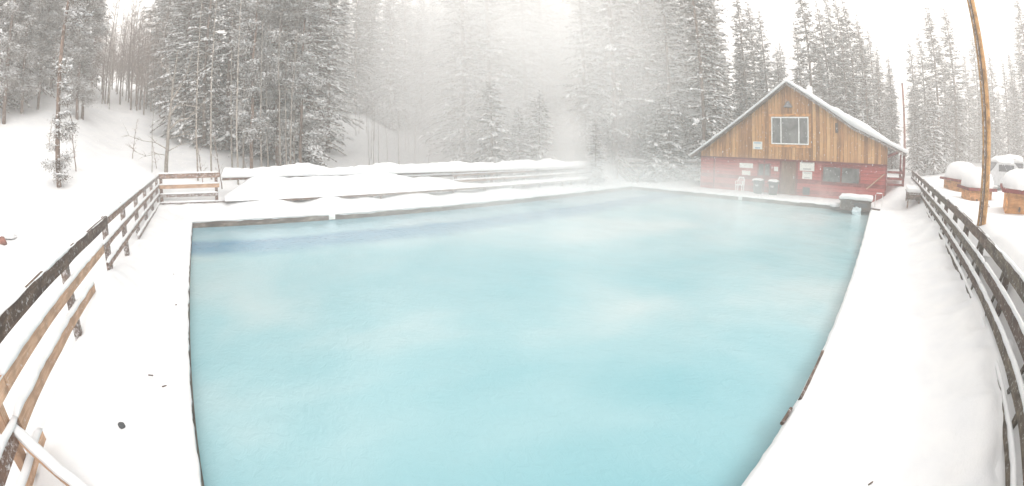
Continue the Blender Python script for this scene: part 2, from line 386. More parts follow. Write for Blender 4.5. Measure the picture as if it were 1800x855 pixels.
# pool: wall ring, water
v = []; f = []
def ring(x0, y0, x1, y1, z): return [(x0, y0, z), (x1, y0, z), (x1, y1, z), (x0, y1, z)]
v = ring(PX0 - .005, PY0 - .06, PX1 + .005, PY1 + .005, -.035) + ring(PX0 - .005, PY0 - .06, PX1 + .005, PY1 + .005, -1.6) + ring(PX0 - .3, PY0 - .3, PX1 + .3, PY1 + .3, -1.6) + ring(PX0 - .3, PY0 - .3, PX1 + .3, PY1 + .3, -.03)
for k in range(3):
    for q in range(4): f.append((k * 4 + q, k * 4 + (q + 1) % 4, k * 4 + 4 + (q + 1) % 4, k * 4 + 4 + q))
for q in range(4): f.append((12 + q, 12 + (q + 1) % 4, (q + 1) % 4, q))
o = link('pool_wall', mesh('pool_wall', v, f), None, M['concrete']); tag(o, kind='structure')
me = mesh('pool_water', ring(PX0 - .1, PY0 - .1, PX1 + .1, PY1 + .1, -.24) + ring(PX0 - .1, PY0 - .1, PX1 + .1, PY1 + .1, -1.5), [(0, 1, 2, 3), (7, 6, 5, 4)] + [(i, i + 4, (i + 1) % 4 + 4, (i + 1) % 4) for i in range(4)])
o = link('pool_water', me, None, M['water']); tag(o, kind='structure')

# ---------------------------------------------------------------- railings
def board_x(parent, x0, x1, y, z, h, mat, name='rail', t=.05, snow=.05, seed=0, gap=.3, swap=False):
    """rail board, top at z; runs along X, or along Y when swap"""
    L = x1 - x0; rot = (0, 0, R(90)) if swap else (0, 0, 0)
    loc = (y, (x0 + x1) / 2, z - h / 2) if swap else ((x0 + x1) / 2, y, z - h / 2)
    b = box(name, (L, t, h), loc, rot, M[mat], parent, .008, max(2, int(L * 2)), .012)
    if snow:
        s = snow_strip('snow_cap', L, t * 1.5, snow, M['snow'], b, (-L / 2, 0, h / 2 - .004), (0, 0, 0), gap, seed + x0)
    return b
fence = empty('railing', (12, RR, 0), label='long dark weathered four-rail wooden railing along the right snow walkway', cat='railing')
def P(o, par):  # keep world placement under a parent that has only a location
    o.location = Vector(o.location) - par.location; return o
seg = [(-3.0, 2.2), (2.2, 8.75), (8.75, 15.2), (15.2, 21.6), (21.6, 28), (28, 34.8)]
for k, (a, b) in enumerate(seg):
    g = .004
    P(board_x(fence, a + g, b - g, RR, 1.55 + .01 * ((k * 7) % 3), .21, ('dark', 'moss', 'dark', 'moss', 'dark', 'dark')[k], snow=.03, seed=k, gap=.62), fence)
    P(board_x(fence, a + g, b - g, RR, 1.15, .19, ('brown', 'dark', 'moss', 'moss', 'dark', 'dark')[k], snow=.05, seed=k + 20, gap=.25), fence)
    P(board_x(fence, a + g, b - g, RR, .78, .17, ('dark', 'moss', 'dark', 'moss', 'dark', 'dark')[k], snow=.06, seed=k + 40, gap=.15), fence)
    P(board_x(fence, a + g, b - g, RR, .45, .13, ('dark', 'moss', 'moss', 'moss', 'dark', 'dark')[k], snow=.05, seed=k + 60, gap=.2), fence)
xp = [-.2, 2.2, 4.6, 7.2, 9.6, 11.6, 13.6, 15.8, 18.0, 20.2, 22.4, 24.6, 26.8, 29.0, 31.2, 33.4, 34.7]
for k, x in enumerate(xp):
    p = box('post', (1.5, .14, .12), (x, RR - .105, .66), (0, R(90), R(90)), M['dark' if k % 2 else 'moss'], fence, .01, 4, .01); P(p, fence)
    if 3 < x < 25:
        br = box('brace', (1.25, .09, .04), (x + .42, RR - .06, .90), (R(90), R(58), 0), M['moss'], fence, .008); P(br, fence)

lf = empty('railing', (RL, 8, 0), label='four-rail wooden railing along the left walkway, dark top board and tan lower boards', cat='railing')
def lrail(y0, y1, z, h, mat, seed, gap=.4, sn=.04): P(board_x(lf, y0, y1, RL, z, h, mat, snow=sn, seed=seed, gap=gap, swap=True), lf)
lrail(-3.0, 8.55, 1.6, .20, 'dark', 1, .6, .03); lrail(8.56, 14.2, 1.58, .15, 'brown', 2, .35); lrail(14.21, 19.8, 1.58, .15, 'greyb', 3, .3)
lrail(-3.0, 3.05, 1.2, .17, 'tan', 4); lrail(3.06, 8.0, 1.2, .17, 'tan', 5, .3); lrail(8.01, 14, 1.18, .14, 'brown', 6, .2); lrail(14.01, 19.8, 1.18, .14, 'brown', 7, .2)
lrail(-3.0, 3.0, .83, .17, 'brown', 8, .2, .05); lrail(3.01, 6.9, .83, .17, 'tan', 9, .2, .05); lrail(8.2, 14, .80, .14, 'brown', 10, .2); lrail(14.01, 19.8, .80, .14, 'greyb', 11, .2)
lrail(-3.0, 3.4, .45, .13, 'tan', 12, .2, .05); lrail(12.6, 19.8, .42, .13, 'greyb', 13, .2)
for k, y in enumerate([.2, 2.9, 5.85, 8.8, 11.0, 13.3, 15.5, 17.6, 19.74]):
    P(box('post', (1.62, .13, .12), (RL - .1, y, .74), (0, R(90), 0), M['greyb' if k > 1 else 'tan'], lf, .01, 4, .01), lf)
b = box('brace', (1.15, .09, .09), (-1.70, 2.83, .36), (0, R(49), R(-10)), M['tan'], lf, .01, 4); 
snow_strip('snow_cap', 1.15, .13, .06, M['snow'], b, (-.575, 0, .04)); P(b, lf)

bf = empty('railing', (12, RB, 0), label='wooden railing beyond the pool, top rail under a thick snow roll', cat='railing')
def brail(x0, x1, z, h, mat, seed, sn=.04, gap=.2, w=.05): P(board_x(bf, x0, x1, RB, z, h, mat, snow=sn, seed=seed, gap=gap, t=w), bf)
brail(RL, .78, 1.62, .22, 'brown', 1, .05, .05); brail(RL, .76, 1.15, .18, 'tan', 2, .06, .05); brail(RL, .70, .75, .15, 'greyb', 3, .06, .05); brail(RL, .95, .38, .15, 'greyb', 4, .05, .05)
brail(.96, 6.8, .40, .15, 'brown', 5, .04, .2)
zz = lambda x: 1.62 - .012 * x
for k, (a, b) in enumerate([(.9, 6.5), (6.51, 12.5), (12.51, 18.5), (18.51, 24.9)]):
    for z, h in ((1.42 - .009 * (a + b) / 2, .13), (1.12, .12), (.80, .12)):
        if z < 1.2 and a < 6: continue
        P(board_x(bf, a, b, RB, z, h, ('brown', 'dark')[k % 2], snow=.07 if z < 1.2 else 0, seed=k + z * 9, gap=.1), bf)
for k, x in enumerate([-1.93, .62, 3.1, 5.6, 8.0, 10.4, 12.8, 15.2, 17.6, 20.0, 22.4, 24.8]):
    P(box('post', (1.5 - .012 * x, .14, .12), (x, RB + .1, .72), (0, R(90), R(90)), M['brown' if k < 2 else 'greyb'], bf, .01, 3, .01), bf)
s = snow_strip('snow_roll', 24.1, .62, .46, M['snow'], bf, (.85, RB + .02, 1.40), (0, R(.62), 0), 0, 5, .16, 12); P(s, bf)

bench = empty('bench', (13, RB - .6, 0), label='long wooden bench buried in snow along the far poolside railing', cat='bench')
def PB(o): return P(o, bench)
for k, (a, b) in enumerate([(2.0, 8.0), (8.01, 13.5), (13.51, 19.0), (19.01, 24.8)]):
    PB(box('seat', (b - a, .5, .06), ((a + b) / 2, RB - .42, .43), (0, 0, 0), M['greyb'], bench, .01, 6, .01))
    PB(box('front_board', (b - a, .05, .13), ((a + b) / 2, RB - .70, .40), (0, 0, 0), M['brown' if k < 2 else 'greyb'], bench, .01, 6, .01))
for x in [8.2, 10.2, 12.2, 14.2, 16.2, 18.2, 20.2, 21.0, 22.6, 24.0, 24.5]:
    PB(box('leg', (.5, .12, .1), (x, RB - .62, .16), (0, R(90), 0), M['brown' if int(x) % 2 else 'greyb'], bench, .01))
# snow heaped on the bench and against the railing
v, f = [], []
nx, nyy = 260, 16
for i in range(nx + 1):
    x = .95 + (24.6 - .95) * i / nx
    full = sst(15, 8.0, x)
    hb = .10 + .80 * full + .13 * mn.noise(Vector((x * .55, 0, 4))) * (.5 + full) + .06 * mn.noise(Vector((x * 2.4, 1, 0)))
    hb *= sst(.7, 2.6, x) ** .6 * sst(24.7, 24.0, x); hb = max(hb, .04)
    for j in range(nyy + 1):
        u = j / nyy; y = RB - .80 + .74 * u
        hz = .455 + hb * (math.sin(math.pi / 2 * min(1, u * 1.15)) ** .7) + .03 * mn.noise(Vector((x * 2, y * 5, 2)))
        if j == 0: hz = .44
        v.append((x, y, hz))
for i in range(nx):
    for j in range(nyy):
        a = i * (nyy + 1) + j; f.append((a, a + nyy + 1, a + nyy + 2, a + 1))
b0 = len(v)
for i in range(nx + 1): v.append((v[i * (nyy + 1)][0], RB - .06, .44))
for i in range(nx): f.append((i * (nyy + 1) + nyy, b0 + i, b0 + i + 1, (i + 1) * (nyy + 1) + nyy)); f.append((i * (nyy + 1), (i + 1) * (nyy + 1), b0 + i + 1, b0 + i))
o = link('snow_bank', mesh('snow_bank', v, f, True), None, M['snow']); tag(o, 'deep bank of snow piled on the bench against the far railing', 'snow bank', kind='stuff')
# far corner: stair rail with slanting boards, and a railing beyond
st = empty('stair_railing', (26.4, 19.4, 0), label='slanting boards of a stair railing at the steamy far pool corner', cat='railing')
for k in range(5):
    P(box('rail', (2.1, .05, .11), (26.6 + .0, 18.6, 1.30 - .30 * k), (0, R(38), R(-90 + 14)), M['greyb'], st, .008), st)
P(box('post', (1.6, .12, .12), (26.4, 19.45, .75), (0, R(90), 0), M['greyb'], st, .01), st)
P(box('post', (.9, .12, .12), (26.8, 17.85, .35), (0, R(90), 0), M['greyb'], st, .01), st)
ff = empty('railing', (31, 18, 0), label='pale snow-topped railing between the steamy pool corner and the wooden building', cat='railing')
p0, p1 = Vector((27.6, 19.9, 0)), Vector((31.5, 14.6, 0))
an = math.atan2((p1 - p0).y, (p1 - p0).x); LL = (p1 - p0).length; mid = (p0 + p1) / 2
for k, z in enumerate((1.42, 1.08, .74, .4)):
    b = box('rail', (LL, .05, .14), (mid.x, mid.y, z), (0, 0, an), M['greyb'], ff, .008, 6, .01)
    snow_strip('snow_cap', LL, .14, .16 if k == 0 else .07, M['snow'], b, (-LL / 2, 0, .065), seed=k); P(b, ff)
for t in (0, .33, .66, 1):
    q = p0.lerp(p1, t); P(box('post', (1.5, .12, .12), (q.x + .08, q.y + .08, .7), (0, R(90), 0), M['greyb'], ff, .01), ff)

# ---------------------------------------------------------------- wooden building
B = empty('wooden_building', (27.4, 6.4, 0), label='orange and red wooden bathhouse with a snowy gable roof at the end of the pool', cat='building')
BX = 27.4
def PBd(o): return P(o, B)
lo = [(-.43, 0), (12.95, 0), (12.95, 2.0), (-.43, 2.0)]
hi = [(-.43, 2.0), (12.95, 2.0), (12.95, 2.32), (6.45, 6.38), (2.0, 3.88), (-.43, 3.0)]
PBd(polyprism('lower_wall', lo, BX, BX + 12, M['hboards'], B)); PBd(polyprism('upper_wall', hi, BX - .06, BX + 12, M['vboards'], B))
PBd(box('trim_board', (13.42, .05, .10), (BX - .085, 6.26, 2.0), (0, 0, R(90)), M['redwood'], B, .006))
def slope(name, y0, z0, y1, z1, th, mat, x0, x1, off=0, sn=False):
    d = Vector((y1 - y0, z1 - z0)).normalized(); n = Vector((-d.y, d.x));  n = n if n.y > 0 else -n
    if not sn:
        pts = [(y0 + n.x * off, z0 + n.y * off), (y1 + n.x * off, z1 + n.y * off), (y1 + n.x * (off + th), z1 + n.y * (off + th)), (y0 + n.x * (off + th), z0 + n.y * (off + th))]
        return PBd(polyprism(name, pts, x0, x1, mat, B))
RX0, RX1 = BX - .45, BX + 12.4
rf = slope('roof', 6.45, 6.42, 13.55, 1.98, .12, M['greyb'], RX0, RX1)
r2 = slope('roof', 6.45, 6.42, 1.96, 3.90, .12, M['greyb'], RX0, RX1); r3 = slope('roof', 1.96, 3.90, -1.78, 2.62, .12, M['greyb'], RX0, RX1)
# roof snow following the roof profile, thicker to the right
prof = [(13.6, 2.08, .09), (10, 4.33, .09), (8, 5.58, .10), (6.45, 6.55, .13), (5, 5.73, .14), (3.6, 4.95, .17), (2.9, 4.55, .34), (2.0, 4.05, .42), (1.0, 3.68, .38), (.1, 3.37, .26), (-.9, 3.03, .17), (-1.85, 2.72, .13)]
v, f = [], []
ys_, zs_, th_ = [p[0] for p in prof][::-1], [p[1] for p in prof][::-1], [p[2] for p in prof][::-1]
NI, NJ = 60, 90
for i in range(NI + 1):
    x = RX0 - .10 + (RX1 - RX0 + .16) * i / NI
    for j in range(NJ + 1):
        y = -1.9 + (13.7 + 1.9) * j / NJ; z = np.interp(y, ys_, zs_); th = np.interp(y, ys_, th_)
        e = min(i, NI - i, 3) / 3; e = .85 + .15 * e
        v.append((x + .03 * mn.noise(Vector((y * 2, 0, x))), y, z + th * e * (1 + .35 * mn.noise(Vector((x * .8, y * 1.1, 3)))) + .06 * (x - RX0) / 12 * 3))
        v.append((x, y, z - (.07 if i < 1 else .02)))
nj = (NJ + 1) * 2
for i in range(NI):
    for j in range(NJ):
        a = i * nj + 2 * j; b_ = a + nj; f += [(a, b_, b_ + 2, a + 2), (a + 1, a + 3, b_ + 3, b_ + 1)]
for j in range(NJ):
    a = 2 * j; f.append((a, a + 2, a + 3, a + 1)); a += NI * nj; f.append((a, a + 1, a + 3, a + 2))
for i in range(NI):
    a = i * nj; f.append((a, a + 1, a + nj + 1, a + nj)); a += 2 * NJ; f.append((a, a + nj, a + nj + 1, a + 1))
PBd(link('roof_snow', mesh('roof_snow', v, f, True), B, M['snow']))
for (y0, z0, y1, z1) in ((6.45, 6.36, 13.5, 1.93), (6.45, 6.36, 1.96, 3.84), (1.96, 3.84, -1.78, 2.55)):
    L_ = math.hypot(y1 - y0, z1 - z0)
    PBd(box('barge_board', (L_, .05, .10), (RX0 - .03, (y0 + y1) / 2, (z0 + z1) / 2), (0, math.atan2(-(z1 - z0), (y1 - y0)), R(90)), M['dark' if y1 > 6 else 'greyb'], B, .006))
# upper window
def window(y0, y1, z0, z1, splits, frame='white', fw=.07, trim='trimwood', x=BX - .06, dx=.0):
    wv = empty('window'); wv.parent = B; wv.location = (x - B.location.x, (y0 + y1) / 2 - B.location.y, (z0 + z1) / 2)
    W, Hh = y1 - y0, z1 - z0
    box('pane', (W - .02, .03, Hh - .02), (-.005, 0, 0), (0, 0, R(90)), M['glass'], wv, 0)
    if trim:
        for s in (-1, 1):
            box('trim', (W + .36, .05, .15), (-.02, 0, s * (Hh / 2 + .10)), (0, 0, R(90)), M[trim], wv, .006)
            box('trim', (.13, .05, Hh + .02), (-.02, s * (W / 2 + .09), 0), (0, 0, R(90)), M[trim], wv, .006)
    for s in (-1, 1):
        box('frame', (W, .05, fw), (-.045, 0, s * (Hh / 2 - fw / 2)), (0, 0, R(90)), M[frame], wv, .006)
        box('frame', (fw, .05, Hh - 2 * fw), (-.045, s * (W / 2 - fw / 2), 0), (0, 0, R(90)), M[frame], wv, .006)
    for q in splits: box('mullion', (fw, .045, Hh - 2 * fw - .004), (-.046, -W / 2 + W * q, 0), (0, 0, R(90)), M[frame], wv, .006)
    return wv
window(5.08, 7.70, 2.92, 4.50, (.26, .74))
bw = window(1.42, 4.14, .84, 1.84, (.5,), 'redwood', .10, None, BX); bw2 = window(7.72, 8.66, .98, 1.8, (), 'redwood', .08, None, BX)
dr = empty('door'); dr.parent = B; dr.location = (BX - B.location.x, 6.45 - B.location.y, 1.0)
box('panel', (1.0, .05, 1.88), (-.03, 0, .0), (0, 0, R(90)), M['doorwood'], dr, .006)
for s in (-1, 1): box('jamb', (.12, .07, 1.92), (-.035, s * .58, .0), (0, 0, R(90)), M['redwood'], dr, .006)
box('handle', (.04, .05, .14), (-.08, -.38, .05), (0, 0, 0), M['metal'], dr, .008)
for yy in (8.2, 11.9, -.38): PBd(box('corner_board', (1.98, .10, .05), (BX - .02, yy, 1.0), (0, R(90), 0), M['redwood'], B, .006))
PBd(box('vent', (.48, .08, .42), (BX - .03, 5.15, .32), (0, 0, R(90)), M['plastic_dark'], B, .01))
PBd(box('vent', (.2, .06, .55), (BX - .08, 3.14, 3.9), (0, 0, R(90)), M['dark'], B, .01))
PBd(box('leaning_board', (1.5, .05, .07), (BX - .06, .35, 1.12), (0, R(35), R(90)), M['tan'], B, .006))
PBd(box('chimney', (.42, .42, 1.9), (33, 5.95, 5.95), (0, 0, 0), M['white'], B, .02))
a_, b_ = tube([(29, 1.35, 3.9), (29, 1.35, 5.0)], [.03, .03], 6); PBd(link('vent_pipe', mesh('vent_pipe', a_, b_), B, M['metal']))
PBd(box('vent_pipe', (.5, .04, .04), (29, 1.35, 4.7), (0, 0, R(90)), M['metal'], B, .005))
# lamp over the window: bracket, shade, bulb
lp = empty('wall_lamp'); lp.parent = B; lp.location = (BX - .06 - B.location.x, 6.42 - B.location.y, 5.05)
box('bracket', (.34, .05, .05), (-.17, 0, .3), (0, R(-12), 0), M['metal'], lp, .01)
sv = []; sf = []
for k, (r_, z_) in enumerate([(.06, .32), (.1, .28), (.22, .12), (.30, .02), (.29, -.02)]):
    for q in range(14): sv.append((-.34 + r_ * math.cos(q * .4488), r_ * math.sin(q * .4488), z_))
for k in range(4):
    for q in range(14): sf.append((k * 14 + q, k * 14 + (q + 1) % 14, k * 14 + 14 + (q + 1) % 14, k * 14 + 14 + q))
sf.append(tuple(range(14))); link('shade', mesh('shade', sv, sf, True), lp, M['lampmetal'])
# signs on the front
def sign(y0, y1, z0, z1, lab, lines=0, x=BX - .03, txt='greytext'):
    s = empty('sign', (x, (y0 + y1) / 2, (z0 + z1) / 2), label=lab, cat='sign', group='signs on the bathhouse front')
    box('board', (y1 - y0, .03, z1 - z0), (0, 0, 0), (0, 0, R(90)), M['board'], s, .004)
    for k in range(lines):
        wl = (y1 - y0) * (.75 if k % 2 == 0 else .55)
        box('faded_print', (wl, .006, (z1 - z0) * .28 / lines), (-.018, 0, (z1 - z0) * (.32 - .64 * k / max(1, lines - 1)) if lines > 1 else 0), (0, 0, R(90)), M[txt], s, 0)
sign(8.36, 9.02, 2.58, 3.04, 'small white sign on the orange boards left of the upper window', 2, BX - .09, 'bluetext')
sign(9.02, 10.0, 1.43, 1.72, 'long pale sign on the red wall above the white chair', 0)
sign(9.18, 9.8, 1.0, 1.27, 'short pale sign under the long sign above the chair', 0)
sign(7.2, 7.5, 1.34, 1.60, 'tiny white notice on the red wall just left of the door', 0)
sign(4.66, 5.68, 1.46, 2.04, 'largest white notice board on the red wall right of the door', 2)
sign(4.80, 5.48, 1.0, 1.42, 'white notice board hung under the largest one right of the door', 2)
# porch at the right side
pc = (BX + .1, -1.62)
PBd(box('porch_post', (2.5, .17, .17), (pc[0], pc[1], 1.3), (0, R(90), 0), M['redwood'], B, .012)); PBd(box('porch_post', (2.5, .15, .15), (BX + 5, pc[1], 1.3), (0, R(90), 0), M['redwood'], B, .012))
for z in (1.0, 1.32, 1.66): PBd(box('porch_rail', (1.1, .05, .13), (BX + .1, -1.0, z), (0, 0, R(90)), M['redwood'], B, .008))
for z in (1.32, 1.66): PBd(box('porch_rail', (5, .05, .12), (BX + 2.6, -1.6, z), (0, 0, 0), M['redwood'], B, .008))
PBd(box('porch_beam', (1.25, .1, .16), (BX + .05, -1.05, 2.68), (0, R(19), R(90)), M['redwood'], B, .01))

# things in front of the building
ch = empty('patio_chair', (26.5, 9.6, .04), R(180), label='white plastic patio chair standing against the red wall', cat='chair')
box('seat', (.44, .46, .035), (0, 0, .42), (0, 0, 0), M['white'], ch, .012)
for sx in (-1, 1):
    for sy in (-1, 1): box('leg', (.43, .05, .05), (sx * .19, sy * .21, .21), (0, R(90 + sx * 5), 0), M['white'], ch, .01)
a_, b_ = tube([(-.2, -.23, .42), (-.24, -.23, .7), (-.28, -.16, .86), (-.28, .16, .86), (-.24, .23, .7), (-.2, .23, .42)], [.03] * 6, 6); link('backrest', mesh('backrest', a_, b_, True), ch, M['white'])
for q in (-.13, -.04, .05, .14): box('back_slat', (.44, .04, .02), (-.235, q, .63), (0, R(98), 0), M['white'], ch, .006)
for s in (-1, 1): box('armrest', (.44, .05, .03), (-.02, s * .25, .63), (0, 0, 0), M['white'], ch, .01); box('arm_support', (.2, .04, .04), (.17, s * .25, .53), (0, R(90), 0), M['white'], ch, .008)
def bin_(y, lab, k):
    t = empty('trash_bin', (26.6, y, .03), label=lab, cat='trash bin', group='bins on the poolside deck')
    vv, ff_ = [], []
    for z, r_ in [(0, .26), (.05, .28), (.7, .34), (.74, .37), (.78, .37)]:
        for q in range(20): vv.append((r_ * math.cos(q * math.pi / 10), r_ * math.sin(q * math.pi / 10), z))
    for a in range(4):
        for q in range(20): ff_.append((a * 20 + q, a * 20 + (q + 1) % 20, a * 20 + 20 + (q + 1) % 20, a * 20 + 20 + q))
    ff_ += [tuple(reversed(range(20))), tuple(range(80, 100))]
    link('body', mesh('body', vv, ff_, True), t, M['plastic_dark'])
    for s in (-1, 1): box('handle', (.04, .14, .05), (0, s * .38, .66), (0, 0, 0), M['plastic_dark'], t, .01)
    box('label_patch', (.22, .012, .12), (-.315, .0, .5), (0, R(0), R(90)), M['greytext'], t, .002)
    blob('snow_cap', (.34, .34, .10), M['snow'], t, (0, 0, .785), .2, k, 3)
bin_(8.35, 'dark plastic bin with snow on top, beside the white chair', 1); bin_(7.28, 'dark plastic bin with snow on top, just left of the door', 5)
# cover box at the pool's right far corner
hx = empty('wooden_cover_box', (24.3, 1.3, 0), label='dark timber cover box capped with snow at the right far pool corner', cat='box')
def PH(o): return P(o, hx)
PH(box('front_panel', (1.75, .07, .44), (23.72, 1.42, .16), (0, 0, R(90)), M['dark'], hx, .01, 3)); PH(box('side_panel', (1.3, .07, .44), (24.4, .52, .16), (0, 0, 0), M['dark'], hx, .01))
PH(box('side_panel', (1.3, .07, .44), (24.4, 2.32, .16), (0, 0, 0), M['greyb'], hx, .01)); PH(box('lid', (2.0, 1.5, .06), (24.3, 1.42, .41), (0, 0, R(90)), M['dark'], hx, .01))
PH(box('opening', (.8, .05, .2), (23.675, 1.1, .20), (0, 0, R(90)), M['plastic_dark'], hx, .01)); PH(box('beam', (1.1, .2, .16), (23.9, .42, .02), (0, 0, R(70)), M['dark'], hx, .01))
PH(box('snow_cap', (2.05, 1.55, .16), (24.3, 1.42, .515), (0, 0, R(90)), M['snow'], hx, .05, 10, .05)); PH(blob('snow_cap', (.45, .3, .14), M['snow'], hx, (24.3, 2.75, .04), .3, 6, 3))
# inlet ice under the box
o = blob('ice_spill', (.10, .26, .3), flat('ice', (.6, .7, .74), .25, .5), None, (23.6, 1.3, -.24), .5, 3); tag(o, 'pale lump of ice under the timber box at the water line', 'ice')
ld = empty('pool_handrail', (24.9, .15, .0), label='thin white metal handrail beside the timber cover box', cat='handrail')
a_, b_ = tube([(0, .1, 0), (0, .1, .62), (.03, .04, .72), (.12, -.3, .72), (.18, -.36, .6), (.2, -.36, 0)], [.025] * 6, 7); link('rail', mesh('rail', a_, b_, True), ld, M['white'])
for (x, y, lab, rot) in ((PX1 - .01, 8.9, 'white skimmer hatch in the pool wall before the chair', 90), (5.1, PY1 - .01, 'white skimmer hatch in the left part of the far pool wall', 0)):
    t = empty('skimmer', (x, y, -.12), R(rot), label=lab, cat='pool skimmer'); box('frame', (.26, .05, .2), (0, 0, 0), (0, 0, 0), M['white'], t, .01); box('flap', (.18, .02, .1), (0, -.035, -.03) if rot == 0 else (0, .035, -.03), (0, 0, 0), M['board'], t, .004)
# bench box near the end of the right railing
bb = empty('bench', (25.2, -2.2, 0), label='small snow-covered wooden bench against the far end of the right railing', cat='bench')
bb.location.z = .18
box('seat', (2.0, .9, .07), (0, 0, .72), (0, 0, 0), M['greyb'], bb, .01); box('front_board', (.9, .05, .24), (-.98, 0, .55), (0, 0, R(90)), M['dark'], bb, .01)
for sx in (-1, 1):
    for sy in (-1, 1): box('leg', (.70, .09, .09), (sx * .86, sy * .36, .35), (0, R(90), 0), M['brown'], bb, .01)
box('snow_cap', (2.05, .95, .22), (0, 0, .86), (0, 0, 0), M['snow'], bb, .07, 8, .06)
# broken edge boards on the near right pool edge
for k, (x0, x1, yy, lab) in enumerate([(5.15, 6.7, .47, 'long dark coping board laid bare where snow broke off at the right pool edge'), (4.55, 4.9, .52, 'short dark bit of coping board showing nearer along the right pool edge')]):
    o = box('coping_board', (x1 - x0, .05, .05), ((x0 + x1) / 2, yy, .005 + .01 * k), (R(8), 0, R(.8)), M['dark'], None, .008, 5, .02); tag(o, lab, 'board', 'bare coping boards')
# small dark lump in a hollow on the left deck
bm = bmesh.new(); bmesh.ops.create_icosphere(bm, subdivisions=3, radius=.05)
for q in bm.verts: q.co *= 1 + .5 * mn.noise(q.co * 18); q.co.z *= .6
me = bpy.data.meshes.new('dot'); bm.to_mesh(me); bm.free(); o = link('dot', me, None, M['plastic_dark']); o.location = (-1.36, 4.2, -.02); tag(o, 'small dark stone in a hollow of the left snow walkway', 'dot')
for k, (x, y, lab) in enumerate([(-1.02, 5.25, 'tiny dark hole-shade sliver on the left walkway, farther than the stone'), (-.82, 4.95, 'tiny dark hole-shade sliver on the left walkway close to the pool edge'), (-.72, 7.9, 'tiny dark hole-shade sliver far along the left walkway near the water'), (-.85, 9.9, 'farthest tiny dark hole-shade sliver along the left walkway'), (3.9, -.9, 'tiny dark hole-shade sliver on the right walkway')]):
    o = box('hole_shade', (.07, .018, .015), (x, y, zground(x, y) + .045), (0, R(8), R(35 * k)), M['dark'], None, .003); tag(o, lab, 'hole shade', 'hole shades on the snow')  # dark slivers stand in for the shade inside small snow holes
# log debris on the slope, left edge
db = empty('fallen_log', (-6.75, 11.9, zground(-6.75, 11.9) - .05), label='reddish broken log poking out of the snow at the left edge', cat='log')
for k, (dx, dy, L_, rz) in enumerate([(0, 0, .8, 20), (.3, -.25, .4, -30), (-.4, .3, .5, 60)]):
    a_, b_ = tube([(0, 0, 0), (L_ * .5, .03, .05), (L_, 0, 0)], [.1, .12, .07], 8); q = link('log_piece', mesh('log_piece', a_, b_, True), db, M['debris']); q.location = (dx, dy, .02); q.rotation_euler = (0, 0, R(rz))
o = blob('snow_cap', (.4, .18, .1), M['snow'], db, (.35, .1, .1), .3, 4, 3)

# ---------------------------------------------------------------- right side: pole, huts, car
pp = empty('utility_pole', (12.05, -3.52, 1.2), label='tall orange-brown wooden pole rising beside the right railing', cat='pole')
a_, b_ = tube([(0, 0, -.6), (0, .0, 1), (.0, .0, 4), (.0, .0, 9)], [.165, .155, .145, .12], 16); link('shaft', mesh('shaft', a_, b_, True), pp, M['polewood'])
cb = [(-.145, .055, -.3), (-.142, .055, 1.5), (-.136, .05, 4), (-.115, .045, 9)]; a_, b_ = tube(cb, [.016] * 4, 6); link('cable', mesh('cable', a_, b_, True), pp, M['plastic_dark'])
a_, b_ = tube([(-.12, .10, -.3), (-.12, .10, 1.5), (-.112, .095, 4), (-.094, .08, 9)], [.022] * 4, 6); link('conduit', mesh('conduit', a_, b_, True), pp, M['greyb'])
tp = empty('utility_pole', (41, -2.45, .5), label='slim reddish pole standing far behind the porch of the wooden building', cat='pole')
a_, b_ = tube([(0, 0, 0), (0, 0, 3), (0, 0, 7.5)], [.14, .13, .11], 10); link('shaft', mesh('shaft', a_, b_, True), tp, M['debris']); a_, b_ = tube([(0, 0, 7.5), (0, 0, 7.6)], [.12, .06], 10); link('cap', mesh('cap', a_, b_), tp, M['greyb'])
def hut(az, d, wid, dep, ze, zg, dome, lab, rot):
    x, y = d * math.cos(R(az)), d * math.sin(R(az))
    t = empty('hut', (x, y, zg), R(rot), label=lab, cat='hut', group='snow-domed orange huts')
    h = ze - zg
    for s in (-1, 1):
        box('wall', (wid, .08, h), (0, s * dep / 2, h / 2), (0, 0, 0), M['orange'], t, .01); box('wall', (dep - .1, .08, h), (s * (wid / 2 - .06), 0, h / 2), (0, 0, R(90)), M['orange'], t, .01)
        box('fascia', (wid + .5, .06, .12), (0, s * (dep / 2 + .25), h + .03), (0, 0, 0), M['redwood'], t, .01); box('fascia', (dep + .44, .06, .12), (s * (wid / 2 + .22), 0, h + .03), (0, 0, R(90)), M['redwood'], t, .01)
    box('roof', (wid + .4, dep + .4, .08), (0, 0, h + .05), (0, 0, 0), M['greyb'], t, .01)
    box('knot_vent', (.05, .1, .14), (-wid / 2 - .04, dep * .2, h * .55), (0, 0, 0), M['dark'], t, .02)
    blob('roof_snow', (wid / 2 + .24, dep / 2 + .22, dome - .22), M['snow'], t, (0, 0, h + .09), .05, az, 4)
hut(-12.4, 28, 2.1, 1.7, 1.50, .5, 1.05, 'farthest orange hut under a tall snow dome, left of the big pole', 28)
hut(-15.0, 23, 1.3, 1.5, 1.46, .5, .95, 'middle orange hut half buried in snow directly behind the big pole', 12)
hut(-23.3, 18.2, 2.3, 2.2, 1.86, .8, .80, 'nearest orange hut with red fascia at the right edge', -16)
bx_ = empty('wooden_crate', (18.6, -5.5, .55), R(-14), label='small orange timber box with a round hole, right of the big pole', cat='box')
box('panel', (.55, .5, .5), (0, 0, .3), (0, 0, 0), M['orange'], bx_, .012); box('lid', (.62, .56, .05), (0, 0, .575), (0, 0, 0), M['greyb'], bx_, .01); blob('snow_cap', (.3, .28, .12), M['snow'], bx_, (0, 0, .6), .2, 3, 3)
a_, b_ = tube([(-.285, 0, .3), (-.27, 0, .3)], [.08, .08], 14); link('hole', mesh('hole', a_, b_), bx_, M['dark'])
